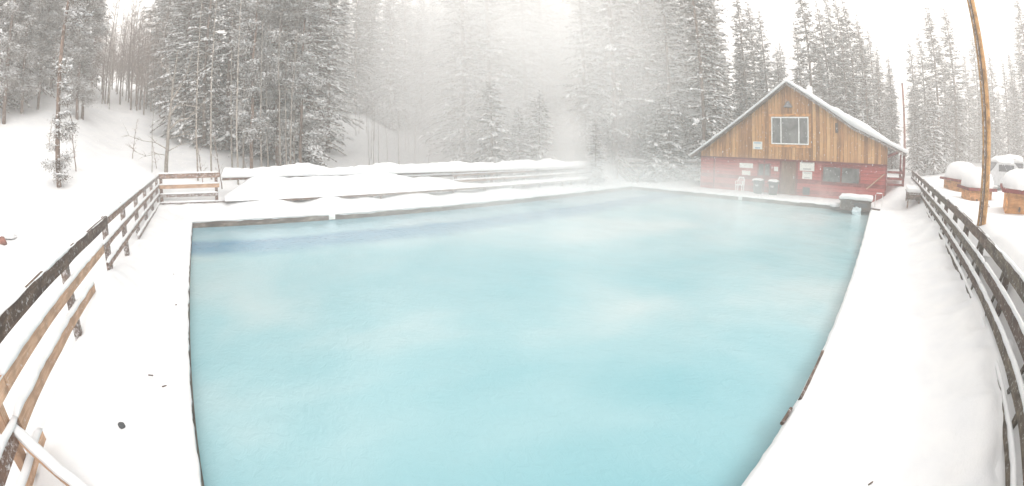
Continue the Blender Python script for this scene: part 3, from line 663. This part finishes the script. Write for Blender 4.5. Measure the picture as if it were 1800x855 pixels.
# snowed-in car: body, windscreen and side window slits, snow load
def car(az, d, zg, rot, lab):
    x, y = d * math.cos(R(az)), d * math.sin(R(az))
    t = empty('parked_car', (x, y, zg), R(rot), label=lab, cat='car', group='snowed-in cars behind the huts')
    side = [(-2.1, .3), (2.1, .3), (2.15, .75), (1.3, .92), (.6, 1.42), (-1.1, 1.46), (-1.9, 1.0), (-2.15, .9)]
    n = len(side); v = [(a, -.82, b) for a, b in side] + [(a, .82, b) for a, b in side]
    f = [tuple(range(n)), tuple(reversed(range(n, 2 * n)))] + [(i, i + n, (i + 1) % n + n, (i + 1) % n) for i in range(n)]
    link('body', mesh('body', v, f), t, M['metal'])
    box('windscreen', (.82, 1.5, .03), (.97, 0, 1.19), (0, R(35.5), 0), M['carpaint'], t, .005)
    for s in (-1, 1):
        box('side_window', (1.5, .03, .34), (-.3, s * .83, 1.18), (0, 0, 0), M['carpaint'], t, .01)
        for wx in (-1.3, 1.35):
            a_, b_ = tube([(wx, s * .68, .32), (wx, s * .86, .32)], [.32, .32], 18); link('wheel', mesh('wheel', a_, b_), t, M['plastic_dark'])
    blob('snow_load', (.95, .8, .38), M['snow'], t, (-.35, 0, 1.42), .1, d); blob('snow_load', (.5, .78, .3), M['snow'], t, (1.75, 0, .82), .1, d + 3)
car(-18.4, 30, 1.05, 100, 'snow-buried car with a dark windscreen showing, beyond the crate'); car(-20.2, 33, 1.15, 95, 'second snow-buried car, farther right behind the nearest hut')

# ---------------------------------------------------------------- trees
def rgrid(a, b, n): return np.random.default_rng(n)
def kites(c, d, ln, wd, up, rng):
    """quads: base c, direction d (n,3), length ln, width wd, plane normal near up"""
    s = np.cross(d, up); s /= np.linalg.norm(s, axis=1, keepdims=True) + 1e-9
    mid = c + d * (ln * .45)[:, None]
    a, b, e, g = c, mid + s * (wd / 2)[:, None], c + d * ln[:, None], mid - s * (wd / 2)[:, None]
    return np.stack([a, b, e, g], 1).reshape(-1, 3)
DOME_V = np.array([[0, 0, 1]] + [[math.cos(q * math.pi / 3), math.sin(q * math.pi / 3), .1] for q in range(6)] + [[0, 0, -.25]])
DOME_F = [(0, 1 + q, 1 + (q + 1) % 6) for q in range(6)] + [(7, 1 + (q + 1) % 6, 1 + q) for q in range(6)]
def lumps(c, d, ln, wd, ht, rng):
    n = len(c); dx = d.copy(); dx /= np.linalg.norm(dx, axis=1, keepdims=True); sy = np.cross(np.array([0, 0, 1.]), dx); sy /= np.linalg.norm(sy, axis=1, keepdims=True) + 1e-9
    up_ = np.cross(dx, sy)
    V = DOME_V[None] * (1 + .25 * rng.normal(size=(n, 8, 1)))
    P_ = c[:, None] + dx[:, None] * (V[:, :, 0] * ln[:, None])[:, :, None] + sy[:, None] * (V[:, :, 1] * wd[:, None])[:, :, None] + up_[:, None] * (V[:, :, 2] * ht[:, None])[:, :, None]
    return P_.reshape(-1, 3)
def crown_mesh(name, K, Ls):
    """K: needle kite verts, Ls: (snow kites, snow lumps)"""
    nk, ns = len(K) // 4, len(Ls[0]) // 4; nl = len(Ls[1]) // 8
    V = np.concatenate([K, Ls[0], Ls[1]]).astype(np.float32)
    q = np.arange((nk + ns) * 4, dtype=np.int32)
    base = (nk + ns) * 4 + np.arange(nl)[:, None, None] * 8; tri = (base + np.array(DOME_F)[None]).astype(np.int32).ravel()
    loops = np.concatenate([q, tri]); np_ = nk + ns + nl * 12
    starts = np.concatenate([np.arange(nk + ns) * 4, (nk + ns) * 4 + np.arange(nl * 12) * 3]).astype(np.int32)
    me = bpy.data.meshes.new(name); me.vertices.add(len(V)); me.vertices.foreach_set('co', V.ravel())
    me.loops.add(len(loops)); me.loops.foreach_set('vertex_index', loops); me.polygons.add(np_); me.polygons.foreach_set('loop_start', starts)
    mi = np.zeros(np_, dtype=np.int32); mi[nk:] = 1; me.polygons.foreach_set('material_index', mi)
    sm = np.zeros(np_, dtype=bool); sm[nk + ns:] = True; me.polygons.foreach_set('use_smooth', sm)
    me.update(calc_edges=True); me.validate(); me.materials.append(M['needle']); me.materials.append(M['snow']); return me
def trunk_mesh(name, H, r0, lean, rng, n=8, mat='bark', top=.02):
    pts = []; rad = []
    for k in range(9):
        t = k / 8; pts.append((lean[0] * t + .04 * H / 20 * rng.normal() * (k > 0), lean[1] * t + .04 * H / 20 * rng.normal() * (k > 0), H * t - (.5 if k == 0 else 0))); rad.append(r0 * (1 - t) ** .8 + top)
    a, b = tube(pts, rad, n); me = mesh(name, a, b, True); me.materials.append(M[mat]); return me, np.array(pts)
def spruce(seed, H, Rd, base, fine=1.0, snow=.55, gapp=.1, whorl=.42, load=1.0):
    rng = np.random.default_rng(seed); C0, D0, S0, LL_ = [], [], [], []
    K = []; SK = []; SL = []
    tm, tp_ = trunk_mesh('trunk', H, 0.0075 * H + .02, (rng.normal() * .15, rng.normal() * .15), rng)
    z = base
    while z < H - .15:
        t = (z - base) / (H - base); Lm = Rd * (1 - t) ** .72 + .16
        if t < .12: Lm *= .65 + 3 * t
        nb = int(rng.integers(6, 10)) if t < .93 else 3
        for k in range(nb):
            if rng.random() < gapp: continue
            L = Lm * rng.uniform(.45, 1.2); az = rng.uniform(0, 2 * math.pi); zz0 = z + rng.uniform(-.2, .2)
            dr = rng.uniform(.25, .6) * (1 - .5 * t); rise = rng.uniform(.0, .3) + .3 * t
            sf = min(1.0, max(.04, rng.normal(snow, .34)))
            m = max(6, int(L / (.07 / fine)))
            s = rng.uniform(.08, 1, m) ** .8; side = rng.choice([-1, 0, 1], m, p=[.4, .2, .4])
            h = np.array([math.cos(az), math.sin(az), 0]); sd_ = np.array([-h[1], h[0], 0])
            cz = zz0 + L * (rise * s - dr * s * s)
            C = h[None] * (L * s)[:, None]; C[:, 2] = cz
            C[:, 0] += np.interp(zz0, tp_[:, 2], tp_[:, 0]); C[:, 1] += np.interp(zz0, tp_[:, 2], tp_[:, 1])
            sl = rise - 2 * dr * s
            D = h[None] * rng.uniform(.5, 1, m)[:, None] + sd_[None] * (side * rng.uniform(.5, 1.1, m))[:, None]
            D[:, 2] = sl * .6 - rng.uniform(.05, .55, m); D /= np.linalg.norm(D, axis=1, keepdims=True)
            ln = rng.uniform(.22, .5, m) * (1.1 - .45 * s) * (.5 + .5 * min(1, L)) / fine ** .5; wd = ln * rng.uniform(.22, .4, m)
            upv = np.tile([0, 0, 1.], (m, 1)) + rng.normal(size=(m, 3)) * .45
            K.append(kites(C, D, ln, wd, upv, rng))
            pk = rng.random(m) < sf * (.7 + .6 * s)
            if pk.any():
                C2 = C[pk] + np.array([0, 0, .025]); D2 = D[pk].copy(); D2[:, 2] += .12
                SK.append(kites(C2, D2, ln[pk] * .8, wd[pk] * 1.05, np.tile([0, 0, 1.], (pk.sum(), 1)) + rng.normal(size=(pk.sum(), 3)) * .25, rng))
            q = int(L * 5.0 * load * sf * rng.uniform(.4, 1.3) + .3)
            if q:
                s2 = rng.uniform(.3, 1, q); C3 = h[None] * (L * s2)[:, None] + sd_[None] * (rng.normal(size=q) * .10 * L)[:, None]
                C3[:, 2] = zz0 + L * (rise * s2 - dr * s2 * s2) + .03; D3 = np.tile(h, (q, 1)); D3[:, 2] = rise - 2 * dr * s2
                D3 += rng.normal(size=(q, 3)) * .25
                sc_ = rng.uniform(.5, 1.2, q) * (.45 + .4 * min(1.3, L)) / fine ** .5
                SL.append(lumps(C3, D3, sc_ * .24, sc_ * .13, sc_ * .085, rng))
        z += whorl * rng.uniform(.7, 1.3) * (1 - .45 * t)
    return tm, crown_mesh('crown', np.concatenate(K), (np.concatenate(SK), np.concatenate(SL)))
def clump_tree(seed, H, clumps, lean, r0=.14, fine=1.0):
    """pine with needle clumps on short limbs: clumps = (z, out, az, radius)"""
    rng = np.random.default_rng(seed); tm, tp_ = trunk_mesh('trunk', H, r0, lean, rng, 10); K, SK, SL = [], [], []
    for (z, out, az, rad) in clumps:
        bx0 = np.array([np.interp(z, tp_[:, 2], tp_[:, 0]), np.interp(z, tp_[:, 2], tp_[:, 1]), z])
        hd = np.array([math.cos(az), math.sin(az), rng.uniform(-.35, .1)]); c0 = bx0 + hd * out
        m = int(520 * rad * rad * 9 * fine); pts = rng.normal(size=(m, 3)) * np.array([.5, .5, .33]) * rad + c0
        D = pts - c0 + rng.normal(size=(m, 3)) * .2 * rad; D[:, 2] -= .06; D /= np.linalg.norm(D, axis=1, keepdims=True)
        ln = rng.uniform(.05, .11, m); K.append(kites(pts, D, ln, ln * .2, rng.normal(size=(m, 3)) + [0, 0, 1], rng))
        pk = rng.random(m) < .45; pp_ = pts[pk] + [0, 0, .03]; SK.append(kites(pp_, D[pk], ln[pk], ln[pk] * .4, rng.normal(size=(pk.sum(), 3)) * .3 + [0, 0, 1], rng))
        q = int(22 * rad * rad * 9) + 1; c3 = rng.normal(size=(q, 3)) * np.array([.5, .5, .15]) * rad + c0 + [0, 0, .30 * rad]; s_ = rng.uniform(.5, 1.2, q) * .5
        SL.append(lumps(c3, rng.normal(size=(q, 3)) * [1, 1, .2], s_ * .2, s_ * .14, s_ * .09, rng))
        # limb as thin dark kites chain
        n2 = 6; tt = np.linspace(0, 1, n2); L3 = bx0 + (c0 - bx0)[None] * tt[:, None]; dd_ = np.tile((c0 - bx0) / (np.linalg.norm(c0 - bx0) + 1e-6), (n2, 1)); K.append(kites(L3, dd_, np.full(n2, out / 4 + .02), np.full(n2, .03), np.tile([0, 0, 1.], (n2, 1)), rng))
    return tm, crown_mesh('crown', np.concatenate(K), (np.concatenate(SK), np.concatenate(SL)))
def bare(seed, H, r0, nb, mat='aspen', spread=1.0, first=.25, twigs=6, up_=.9):
    rng = np.random.default_rng(seed); tm, tp_ = trunk_mesh('trunk', H, r0, (rng.normal() * .35, rng.normal() * .35), rng, 7, mat, .008)
    A = Acc(); S = Acc()
    for k in range(nb):
        z = H * rng.uniform(first, .98); az = rng.uniform(0, 6.28); L = spread * (1.2 - z / H) * rng.uniform(.5, 1.1) * H * .16 + .15
        p0_ = np.array([np.interp(z, tp_[:, 2], tp_[:, 0]), np.interp(z, tp_[:, 2], tp_[:, 1]), z]); pts = [tuple(p0_)]; d = np.array([math.cos(az), math.sin(az), up_ * rng.uniform(.2, 1)])
        for s in range(4): p0_ = p0_ + d / np.linalg.norm(d) * L / 4; d = d + rng.normal(size=3) * .18 + [0, 0, .12]; pts.append(tuple(p0_))
        rr = r0 * .22 * (1.1 - z / H) + .006
        a, b = tube(pts, [rr, rr * .8, rr * .6, rr * .4, rr * .2], 4); A.add(a, b)
        for q in range(twigs):
            i = rng.integers(1, 5); o_ = np.array(pts[i]); dd_ = rng.normal(size=3) * .6 + np.array([math.cos(az), math.sin(az), .5]); e = o_ + dd_ / np.linalg.norm(dd_) * rng.uniform(.2, .55) * L
            a, b = tube([tuple(o_), tuple((o_ + e) / 2 + rng.normal(size=3) * .03), tuple(e)], [rr * .4 + .002, rr * .3 + .002, .002], 3, False); A.add(a, b)
    me = mesh('crown', A.v, A.f); me.materials.append(M['twig'] if mat != 'aspen' or twigs > 5 else M['aspen']); return tm, me
ORD = {}
def tree(name, meshes, parts, az, d, lab, cat, grp=None, rz=None, s=1.0, sink=.1, xy=None, sz=None):
    x, y = xy if xy else (d * math.cos(R(az)), d * math.sin(R(az)))
    o = empty(name, (x, y, zground(x, y) - sink), rz if rz is not None else random.uniform(0, 6.28), label=lab, cat=cat, group=grp)
    o.scale = (s, s, sz if sz else s)
    ORD.setdefault(lab, []).append((math.degrees(math.atan2(y, x)), math.hypot(x, y), o))
    for m_, p in zip(meshes, parts):
        c = bpy.data.objects.new(p, m_); col.objects.link(c); c.parent = o
    return o
TC = ('trunk', 'crown'); TBr = ('trunk', 'crown')
narrow = [spruce(10 + k, 19 + k, 1.9 + .15 * k, .6, 1.0, .58, .08, .38, 1.1) for k in range(4)]
broad = [spruce(30 + k, 21 + 1.5 * k, 2.7 + .25 * k, .6, 1.0, .62, .12, .48, 1.6) for k in range(4)]
near = [spruce(50 + k, 15 + k, 2.8, .3, 1.6, .55, .10, .42, 2.4) for k in range(2)]
young = [spruce(60 + k, 7 + k, 1.5, .3, 1.2, .75, .05, .3, 2.2) for k in range(2)]
rg = random.Random(11)
# spires on the skyline behind the huts (right of the bathhouse)
G1 = 'spruce spires behind the huts'
spires = [(-5.0, 62, 15.0), (-6.6, 60, 15.6), (-8.6, 57, 18.0), (-10.0, 70, 16), (-11.4, 60, 18.4), (-13.5, 84, 17), (-15.1, 80, 19), (-16.4, 78, 16.6), (-17.8, 72, 14.4), (-19.9, 66, 12.2), (-21.2, 70, 14), (-22.6, 68, 16.5), (-24.0, 60, 18)]
for k, (az, d, h) in enumerate(spires):
    i = k % 4; tree('spruce_tree', narrow[i], TC, az, d, 'slender snow-dusted spruce spire on the skyline behind the orange huts', 'spruce', G1, s=h / (19 + i) * 1.55, sz=h / (19 + i))
for k in range(36):
    az = rg.uniform(-25, -4.5); i = k % 4; h = rg.uniform(9, 13.5)
    tree('spruce_tree', narrow[i], TC, az, rg.uniform(75, 110), 'slender snow-dusted spruce spire on the skyline behind the orange huts', 'spruce', G1, s=h / (19 + i) * 1.7, sz=h / (19 + i))
for k, (az, d, h) in enumerate([(-6.6, 50, 6.8), (-8.0, 47, 7.5), (-9.6, 50, 6.2), (-5.4, 46, 5.0)]):
    tree('spruce_tree', young[k % 2], TC, az, d, 'short white-loaded spruce at the foot of the spires, right of the porch', 'spruce', 'short snowy spruces right of the porch', s=h / (7 + k % 2))
# stand behind the bathhouse
G2 = 'spruces behind the bathhouse'
L2 = 'tall grey-green spruce standing close behind the snowy roof of the bathhouse'
for k, (az, d, h) in enumerate([(19.2, 50, 19), (16.2, 52, 17.5), (17.8, 56, 20), (13.8, 55, 14.5), (10.0, 48, 19.5), (11.3, 58, 17), (8.6, 56, 16), (7.2, 50, 17.5), (6.1, 54, 19), (5.0, 48, 17), (3.8, 50, 17.5), (2.6, 54, 17), (1.0, 52, 14.5), (-.2, 58, 14), (-1.6, 62, 12), (0.4, 48, 11), (-1.0, 70, 11), (2.0, 46, 13)]):
    i = k % 4; tree('spruce_tree', narrow[i], TC, az, d, L2, 'spruce', G2, s=h / (19 + i) * 1.3, sz=h / (19 + i))
for k in range(34):
    az = rg.uniform(-2.5, 22); i = k % 4; h = rg.uniform(9, 12.5) if az < 16 else rg.uniform(11, 16)
    tree('spruce_tree', narrow[i], TC, az, rg.uniform(46, 82), L2, 'spruce', G2, s=h / (19 + i) * 1.3, sz=h / (19 + i))
# steamy forest wall behind the pool
G3 = 'spruces of the misty forest wall'
L3_ = 'pale tall snow-laden spruce in the misty forest wall beyond the far railing'
k = 0
for d0, st_ in ((35, 3.5), (41, 2.9), (47, 2.5), (58, 2.3), (72, 2.1)):
    az = 20.5
    while az < 78:
        az += st_ * rg.uniform(.65, 1.35)
        if 41.0 < az < 45.4 and d0 < 70: continue
        if 59.5 < az < 75 and d0 < 60: continue
        if d0 == 35 and az > 59: continue
        if d0 > 50 and az > 58: az -= st_ * .35
        i = k % 4; k += 1; h = rg.uniform(.82, 1.1)
        tree('spruce_tree', (broad if k % 3 else narrow)[i], TC, az, d0 * rg.uniform(.95, 1.08), L3_, 'spruce', G3, s=h)
for k, (az, d, h) in enumerate([(40.4, 33, 5.0), (39.2, 30, 4.4), (46.6, 30, 6), (49, 29, 5), (29.5, 34, 7), (31.5, 33, 6), (52.5, 29, 7), (27.5, 35, 5)]):
    tree('spruce_tree', young[k % 2], TC, az, d, 'small spruce thick with snow just behind the far railing in the steam', 'spruce', 'small spruces in the steam', s=h / (7 + k % 2))
for q in range(20):
    tree('spruce_tree', broad[q % 4], TC, rg.uniform(59, 75.5), rg.uniform(61, 76), L3_, 'spruce', G3, s=rg.uniform(.9, 1.15))
# nearer dark spruces left of centre
G4 = 'dark spruces on the bank left of centre'
for k, (az, d, h) in enumerate([(92.4, 33, 15), (89.6, 31, 16), (86.6, 31, 16.5), (83.6, 30, 15.5), (80.8, 29.5, 16.5), (78.2, 28.5, 15.5), (76.2, 31, 16), (90.8, 37, 19), (86, 38, 20), (81, 37, 20), (77, 39, 21), (73.6, 37, 20)]):
    i = k % 2; tree('spruce_tree', near[i] if k < 7 else broad[i], TC, az, d, 'dark snow-tufted spruce on the white bank behind the open railing bay', 'spruce', G4, s=h / (15 + i) if k < 7 else h / 21)
for k in range(16):
    az = rg.uniform(74, 93.5); tree('spruce_tree', broad[k % 4], TC, az, rg.uniform(42, 64), 'dark snow-tufted spruce on the white bank behind the open railing bay', 'spruce', G4, s=rg.uniform(.85, 1.1))
# left hillside stand
G5 = 'conifers up the left slope'
for k, (az, d) in enumerate([(119.5, 30), (116.8, 31), (114.6, 35), (112.6, 38), (110.6, 42), (107.0, 46), (106.0, 50), (118, 36), (113.5, 44), (109, 52), (122, 27), (96.4, 56), (95.4, 48), (96, 74), (111.5, 60), (116, 50)]):
    tree('spruce_tree', (near if d < 35 else broad)[k % 2], TC, az, d, 'dark conifer on the snowy slope at the far left', 'conifer', G5, s=rg.uniform(.95, 1.2))
# foreground pine with tufts down its trunk
cl = []
r5 = random.Random(5)
for k in range(16): cl.append((r5.uniform(.4, 2.9), r5.uniform(.12, .6), r5.uniform(0, 6.28) if k % 2 else -.6 + r5.uniform(-.6, .6), r5.uniform(.16, .30)))
for k in range(7): cl.append((r5.uniform(2.9, 4.6), r5.uniform(.2, .5), r5.uniform(-.9, .4), r5.uniform(.14, .24)))
for k in range(5): cl.append((r5.uniform(3.9, 4.9), r5.uniform(.12, .3), 2.4 + r5.uniform(-.7, .7), r5.uniform(.18, .28)))
for k in range(9): cl.append((r5.uniform(5.6, 7.2), r5.uniform(.3, 1.1), -.5 + r5.uniform(-.6, .6), r5.uniform(.2, .36)))
for k in range(14): cl.append((r5.uniform(7.2, 10.5), r5.uniform(.2, 1.2), r5.uniform(0, 6.28), r5.uniform(.25, .45)))
pm = clump_tree(71, 11, cl, (-.1, .15), .095)
px_, py_ = 17.2 * math.cos(R(109.5)), 17.2 * math.sin(R(109.5))
tree('pine_tree', pm, TC, 0, 0, 'lone slim pine in the left foreground with snowy tufts down its trunk', 'pine', rz=0, xy=(px_, py_))
cl2 = [(r5.uniform(1.2, 13), r5.uniform(.2, 1.3), r5.uniform(0, 6.28), r5.uniform(.28, .55)) for k in range(80)]
pm2 = clump_tree(72, 14, cl2, (.5, .1), .09)
for k, (az, d, lab) in enumerate([(106.8, 29.5, 'leaning slim pine just behind the tufted foreground pine'), (106.1, 30.5, 'thin straight pine beside the leaning one on the left slope'), (114.6, 29, 'dark clumpy pine near the left edge of the photo'), (112.4, 31, 'clumpy pine between the left edge pine and the tufted pine'), (117.2, 26, 'big dark snowy pine at the very left edge')]):
    tree('pine_tree', pm2, TC, az, d, lab, 'pine', 'pines on the left slope', s=1.05 if k < 4 else 1.25)
cl3 = [(r5.uniform(2.2, 12), r5.uniform(.3, 1.6), r5.uniform(0, 6.28), r5.uniform(.26, .5)) for k in range(75)]
pm3 = clump_tree(73, 13, cl3, (.2, -.1), .085)
for k, (az, d, lab) in enumerate([(77.2, 24.5, 'dark-trunked snowy pine at the right end of the near dark trees'), (83.5, 24, 'pine with a bare lower trunk in front of the dark spruces'), (80.2, 26, 'slim pine just left of the dark-trunked one before the spruces')]):
    tree('pine_tree', pm3, TC, az, d, lab, 'pine', 'pines before the dark spruces', s=1.0)
# bare aspens
asp = [bare(90 + k, 9 + k, .075, 26) for k in range(3)]
brn = [bare(95 + k, 8 + k, .07, 80, 'bark', 1.2, .22, 8, 1.5) for k in range(3)]
thin = [bare(99 + k, 11, .048, 12, 'aspen', .6, .45, 3) for k in range(2)]
for k in range(70):
    az = rg.uniform(94.5, 108); tree('aspen_tree', brn[k % 3], TBr, az, rg.uniform(40, 66), 'brown leafless aspen in the twiggy thicket up the left clearing', 'aspen', 'thicket of bare aspens', s=rg.uniform(.7, 1.2))
for k, (az, d, h) in enumerate([(102.4, 40, 12.5)]): tree('aspen_tree', thin[0], TBr, az, d, 'tall dark bare trunk standing above the aspen thicket', 'aspen', s=1.15)
for k, (az, d) in enumerate([(85.3, 22.5), (86.0, 26), (81.4, 24.5), (84.6, 25), (82.2, 23.5), (79.6, 22.6), (79.0, 23.8), (78.6, 22.9), (77.9, 25), (88.8, 23), (90.6, 22.4)]):
    tree('aspen_tree', thin[k % 2], TBr, az, d, 'thin pale bare trunk in front of the dark spruces left of centre', 'aspen', 'thin bare trunks before the dark spruces', s=rg.uniform(.75, 1.05))
for k in range(20):
    az = rg.uniform(57, 73.5); tree('aspen_tree', thin[k % 2], TBr, az, rg.uniform(32, 50), 'faint bare trunk on the hazy white slope beyond the middle of the railing', 'aspen', 'faint bare trunks in the haze', s=rg.uniform(.5, .7), sz=rg.uniform(.25, .5))
# the two bare trees right behind the railing corner
tree('aspen_tree', thin[1], TBr, 96.7, 22.3, 'slender grey sapling just left of the bare crooked-limbed tree', 'aspen', s=.42, sz=.40)
rng = np.random.default_rng(5)
tmb, tpb = trunk_mesh('trunk', 6.3, .10, (.55, .1), rng, 9, 'aspen', .015)
A = Acc()
def limb(pts, r0, r1):
    n = len(pts); a, b = tube(pts, [1.5 * (r0 + (r1 - r0) * i / (n - 1)) for i in range(n)], 6); A.add(a, b)
    for i in range(1, n):
        for q in range(3):
            o_ = np.array(pts[i]); d = np.array(pts[i]) - np.array(pts[i - 1]); d = d / np.linalg.norm(d) + rng.normal(size=3) * .5 + [0, 0, .15]
            e = o_ + d / np.linalg.norm(d) * rng.uniform(.25, .8); a, b = tube([tuple(o_), tuple((o_ + e) / 2 + [0, 0, .04]), tuple(e)], [.014, .01, .004], 4, False); A.add(a, b)
limb([(.2, 0, 2.3), (.7, .1, 2.75), (1.25, .1, 2.9), (1.7, .15, 3.35), (2.1, .2, 3.7)], .045, .012)
limb([(.22, 0, 3.0), (.6, .1, 3.5), (1.1, .1, 3.55), (1.6, .1, 3.45)], .035, .01)
limb([(.3, 0, 3.7), (.75, .1, 4.4), (1.1, .1, 5.1), (1.3, .1, 6.1)], .04, .01)
limb([(.15, 0, 1.4), (-.5, .1, 1.75), (-1.2, .1, 1.85), (-1.9, .1, 2.1)], .02, .006)
limb([(.15, 0, 1.1), (-.4, .1, 1.2), (-1.0, .1, 1.1), (-1.5, .1, 1.3)], .016, .005)
limb([(.15, 0, 1.3), (.8, .1, 1.6), (1.5, .1, 1.7)], .018, .005); limb([(.2, 0, 1.9), (.9, .1, 2.1), (1.7, .1, 2.1)], .018, .005)
limb([(.4, 0, 4.6), (.1, .1, 5.2), (-.3, .1, 5.6)], .025, .008)
mb_ = mesh('crown', A.v, A.f); mb_.materials.append(M['aspen'])
tree('aspen_tree', (tmb, mb_), TBr, 94.9, 22.6, 'bare pale tree with crooked snow-dusted limbs just behind the railing corner', 'aspen', rz=R(5))
# saplings poking out of the slope
sap = bare(120, 2.6, .022, 16, 'bark', .8, .2, 3, 1.6)
for k, (az, d, h) in enumerate([(107.0, 19, .9), (99.3, 24, .8), (89.9, 22, .9), (87.4, 21.6, 1.0), (84.0, 21.8, .7), (110.8, 22, .6), (96, 23.5, .6)]):
    tree('sapling', sap, TBr, az, d, 'thin leafless sapling sticking up from the open snow slope', 'sapling', 'saplings on the snow slope', s=h)

# give each tree that stands out in its row a label of its own
NTH = 'first second third fourth fifth sixth seventh eighth ninth tenth eleventh twelfth thirteenth fourteenth fifteenth sixteenth seventeenth eighteenth nineteenth twentieth'.split()
def number(lab, dmin, dmax, fmt, back=None, grp2=None, n=20):
    L_ = sorted([q for q in ORD[lab]], key=lambda q: -q[0]); fr = [q for q in L_ if dmin <= q[1] <= dmax][:n]
    for k, q in enumerate(fr): q[2]['label'] = fmt % NTH[k]
    rest = [q for q in L_ if q not in fr]
    for q in rest:
        if back: q[2]['label'] = back
        if grp2: q[2]['group'] = grp2
number('slender snow-dusted spruce spire on the skyline behind the orange huts', 56, 74.5, '%s from the left of the nearer tall spruce spires behind the orange huts', 'hazier spruce spire in the rear rows behind the orange huts', 'rear spruce spires behind the huts')
number('short white-loaded spruce at the foot of the spires, right of the porch', 0, 99, '%s from the left of the short white-loaded spruces right of the porch')
number(L2, 0, 54.5, '%s from the left of the nearer tall spruces behind the bathhouse roof', 'spruce in the rear rows of the stand behind the bathhouse', 'rear spruces behind the bathhouse')
number(L3_, 0, 38.0, '%s from the left in the front row of misty spruces beyond the pool', 'pale misty spruce in the rows behind the front row, beyond the pool', 'rear spruces of the misty forest wall')
number('small spruce thick with snow just behind the far railing in the steam', 0, 99, '%s from the left of the small snow-thick spruces behind the steamy far railing')
number('dark snow-tufted spruce on the white bank behind the open railing bay', 0, 34, '%s from the left of the front dark spruces on the bank behind the railing bay', 'spruce behind the front row of dark spruces on the bank left of centre', 'rear spruces on the bank left of centre')
number('dark conifer on the snowy slope at the far left', 0, 40, '%s from the left of the nearer dark conifers up the far left slope', 'farther conifer among those up the left slope', 'rear conifers up the left slope')
number('thin pale bare trunk in front of the dark spruces left of centre', 0, 99, '%s from the left of the thin bare trunks before the dark spruces')
number('thin leafless sapling sticking up from the open snow slope', 0, 99, '%s from the left of the leafless saplings on the open snow slope')

# ---------------------------------------------------------------- air: haze, steam, snowfall
def vol_mat(name, dens, colr=(1, 1, 1), aniso=.2):
    m = bpy.data.materials.new(name); m.use_nodes = True; t = m.node_tree; t.nodes.clear()
    out = N(t, 'ShaderNodeOutputMaterial'); pv = N(t, 'ShaderNodeVolumePrincipled'); pv.inputs['Color'].default_value = (*colr, 1); pv.inputs['Density'].default_value = dens; pv.inputs['Anisotropy'].default_value = 0.0
    t.links.new(pv.outputs[0], out.inputs['Volume']); return m, t, pv
me = bpy.data.meshes.new('haze'); bm = bmesh.new(); bmesh.ops.create_cube(bm, size=1); bm.to_mesh(me); bm.free()
hz = link('haze', me, None, vol_mat('haze', .0075, (1, .976, .95))[0]); hz.scale = (394, 384, 66); hz.location = (45, 50, 27); tag(hz, kind='stuff')
def steam(loc, dims, dens, scale, seed, lab, thr=(.42, .75)):
    m, t, pv = vol_mat('steam', dens, (1, .995, .99))
    tc = N(t, 'ShaderNodeTexCoord'); mp = N(t, 'ShaderNodeMapping'); mp.inputs['Location'].default_value = (seed, seed * .7, 0); mp.inputs['Scale'].default_value = scale
    geo = N(t, 'ShaderNodeNewGeometry'); t.links.new(geo.outputs['Position'], mp.inputs[0]); n = noi(t, mp, 1, 3, .55, .6)
    r = ramp(t, [(thr[0], (0, 0, 0)), (thr[1], (1, 1, 1))]); t.links.new(n.outputs[0], r.inputs[0])
    ln = N(t, 'ShaderNodeVectorMath', operation='LENGTH'); t.links.new(tc.outputs['Object'], ln.inputs[0])
    fo = N(t, 'ShaderNodeMapRange', interpolation_type='SMOOTHSTEP'); fo.inputs[1].default_value = .98; fo.inputs[2].default_value = .25; fo.inputs[3].default_value = 0; fo.inputs[4].default_value = 1
    t.links.new(ln.outputs['Value'], fo.inputs[0])
    m1 = N(t, 'ShaderNodeMath', operation='MULTIPLY'); m2 = N(t, 'ShaderNodeMath', operation='MULTIPLY'); t.links.new(r.outputs[0], m1.inputs[0]); t.links.new(fo.outputs[0], m1.inputs[1])
    t.links.new(m1.outputs[0], m2.inputs[0]); m2.inputs[1].default_value = dens; t.links.new(m2.outputs[0], pv.inputs['Density'])
    bm = bmesh.new(); bmesh.ops.create_icosphere(bm, subdivisions=3, radius=1); me = bpy.data.meshes.new('steam'); bm.to_mesh(me); bm.free()
    o = link('steam', me, None, m); o.location = loc; o.scale = dims; tag(o, lab, 'steam', kind='stuff'); return o
steam((25, 25, 6), (20, 14, 20), .195, (.10, .10, .12), 3.3, 'white steam rising in front of the forest beyond the far corner of the pool', (.15, .62))
steam((22.6, 20.9, 2.0), (3.2, 3.2, 4.2), .55, (.25, .25, .3), 5.2, 'dense white plume of steam behind the steamy end of the far railing', (.2, .6))
steam((15, 10, .5), (18, 12, 2.4), .12, (.28, .28, .5), 8.1, 'low steam drifting over the hot pool water', (.30, .72))
A = Acc(); r9 = random.Random(21)
ov = [(1, 0, 0), (-1, 0, 0), (0, 1, 0), (0, -1, 0), (0, 0, 1), (0, 0, -1)]; of = [(0, 2, 4), (2, 1, 4), (1, 3, 4), (3, 0, 4), (2, 0, 5), (1, 2, 5), (3, 1, 5), (0, 3, 5)]
for k in range(6000):
    az = R(r9.uniform(-24, 118)); el = R(r9.uniform(-3.5, 18)); d = 4.5 + 20 * r9.random() ** .8
    c = (d * math.cos(az), d * math.sin(az), max(.3, EYE + d * math.tan(el))); s = r9.uniform(.0028, .0055) * (.7 + d / 14)
    tl = r9.uniform(1, 2.6)
    A.add([(c[0] + a * s + e * s * .35 * tl, c[1] + b * s, c[2] + e * s * tl) for a, b, e in ov], of)
o = link('falling_snow', mesh('falling_snow', A.v, A.f, True), None, M['snow']); tag(o, 'white snowflakes falling across the whole view', 'snowfall', kind='stuff')
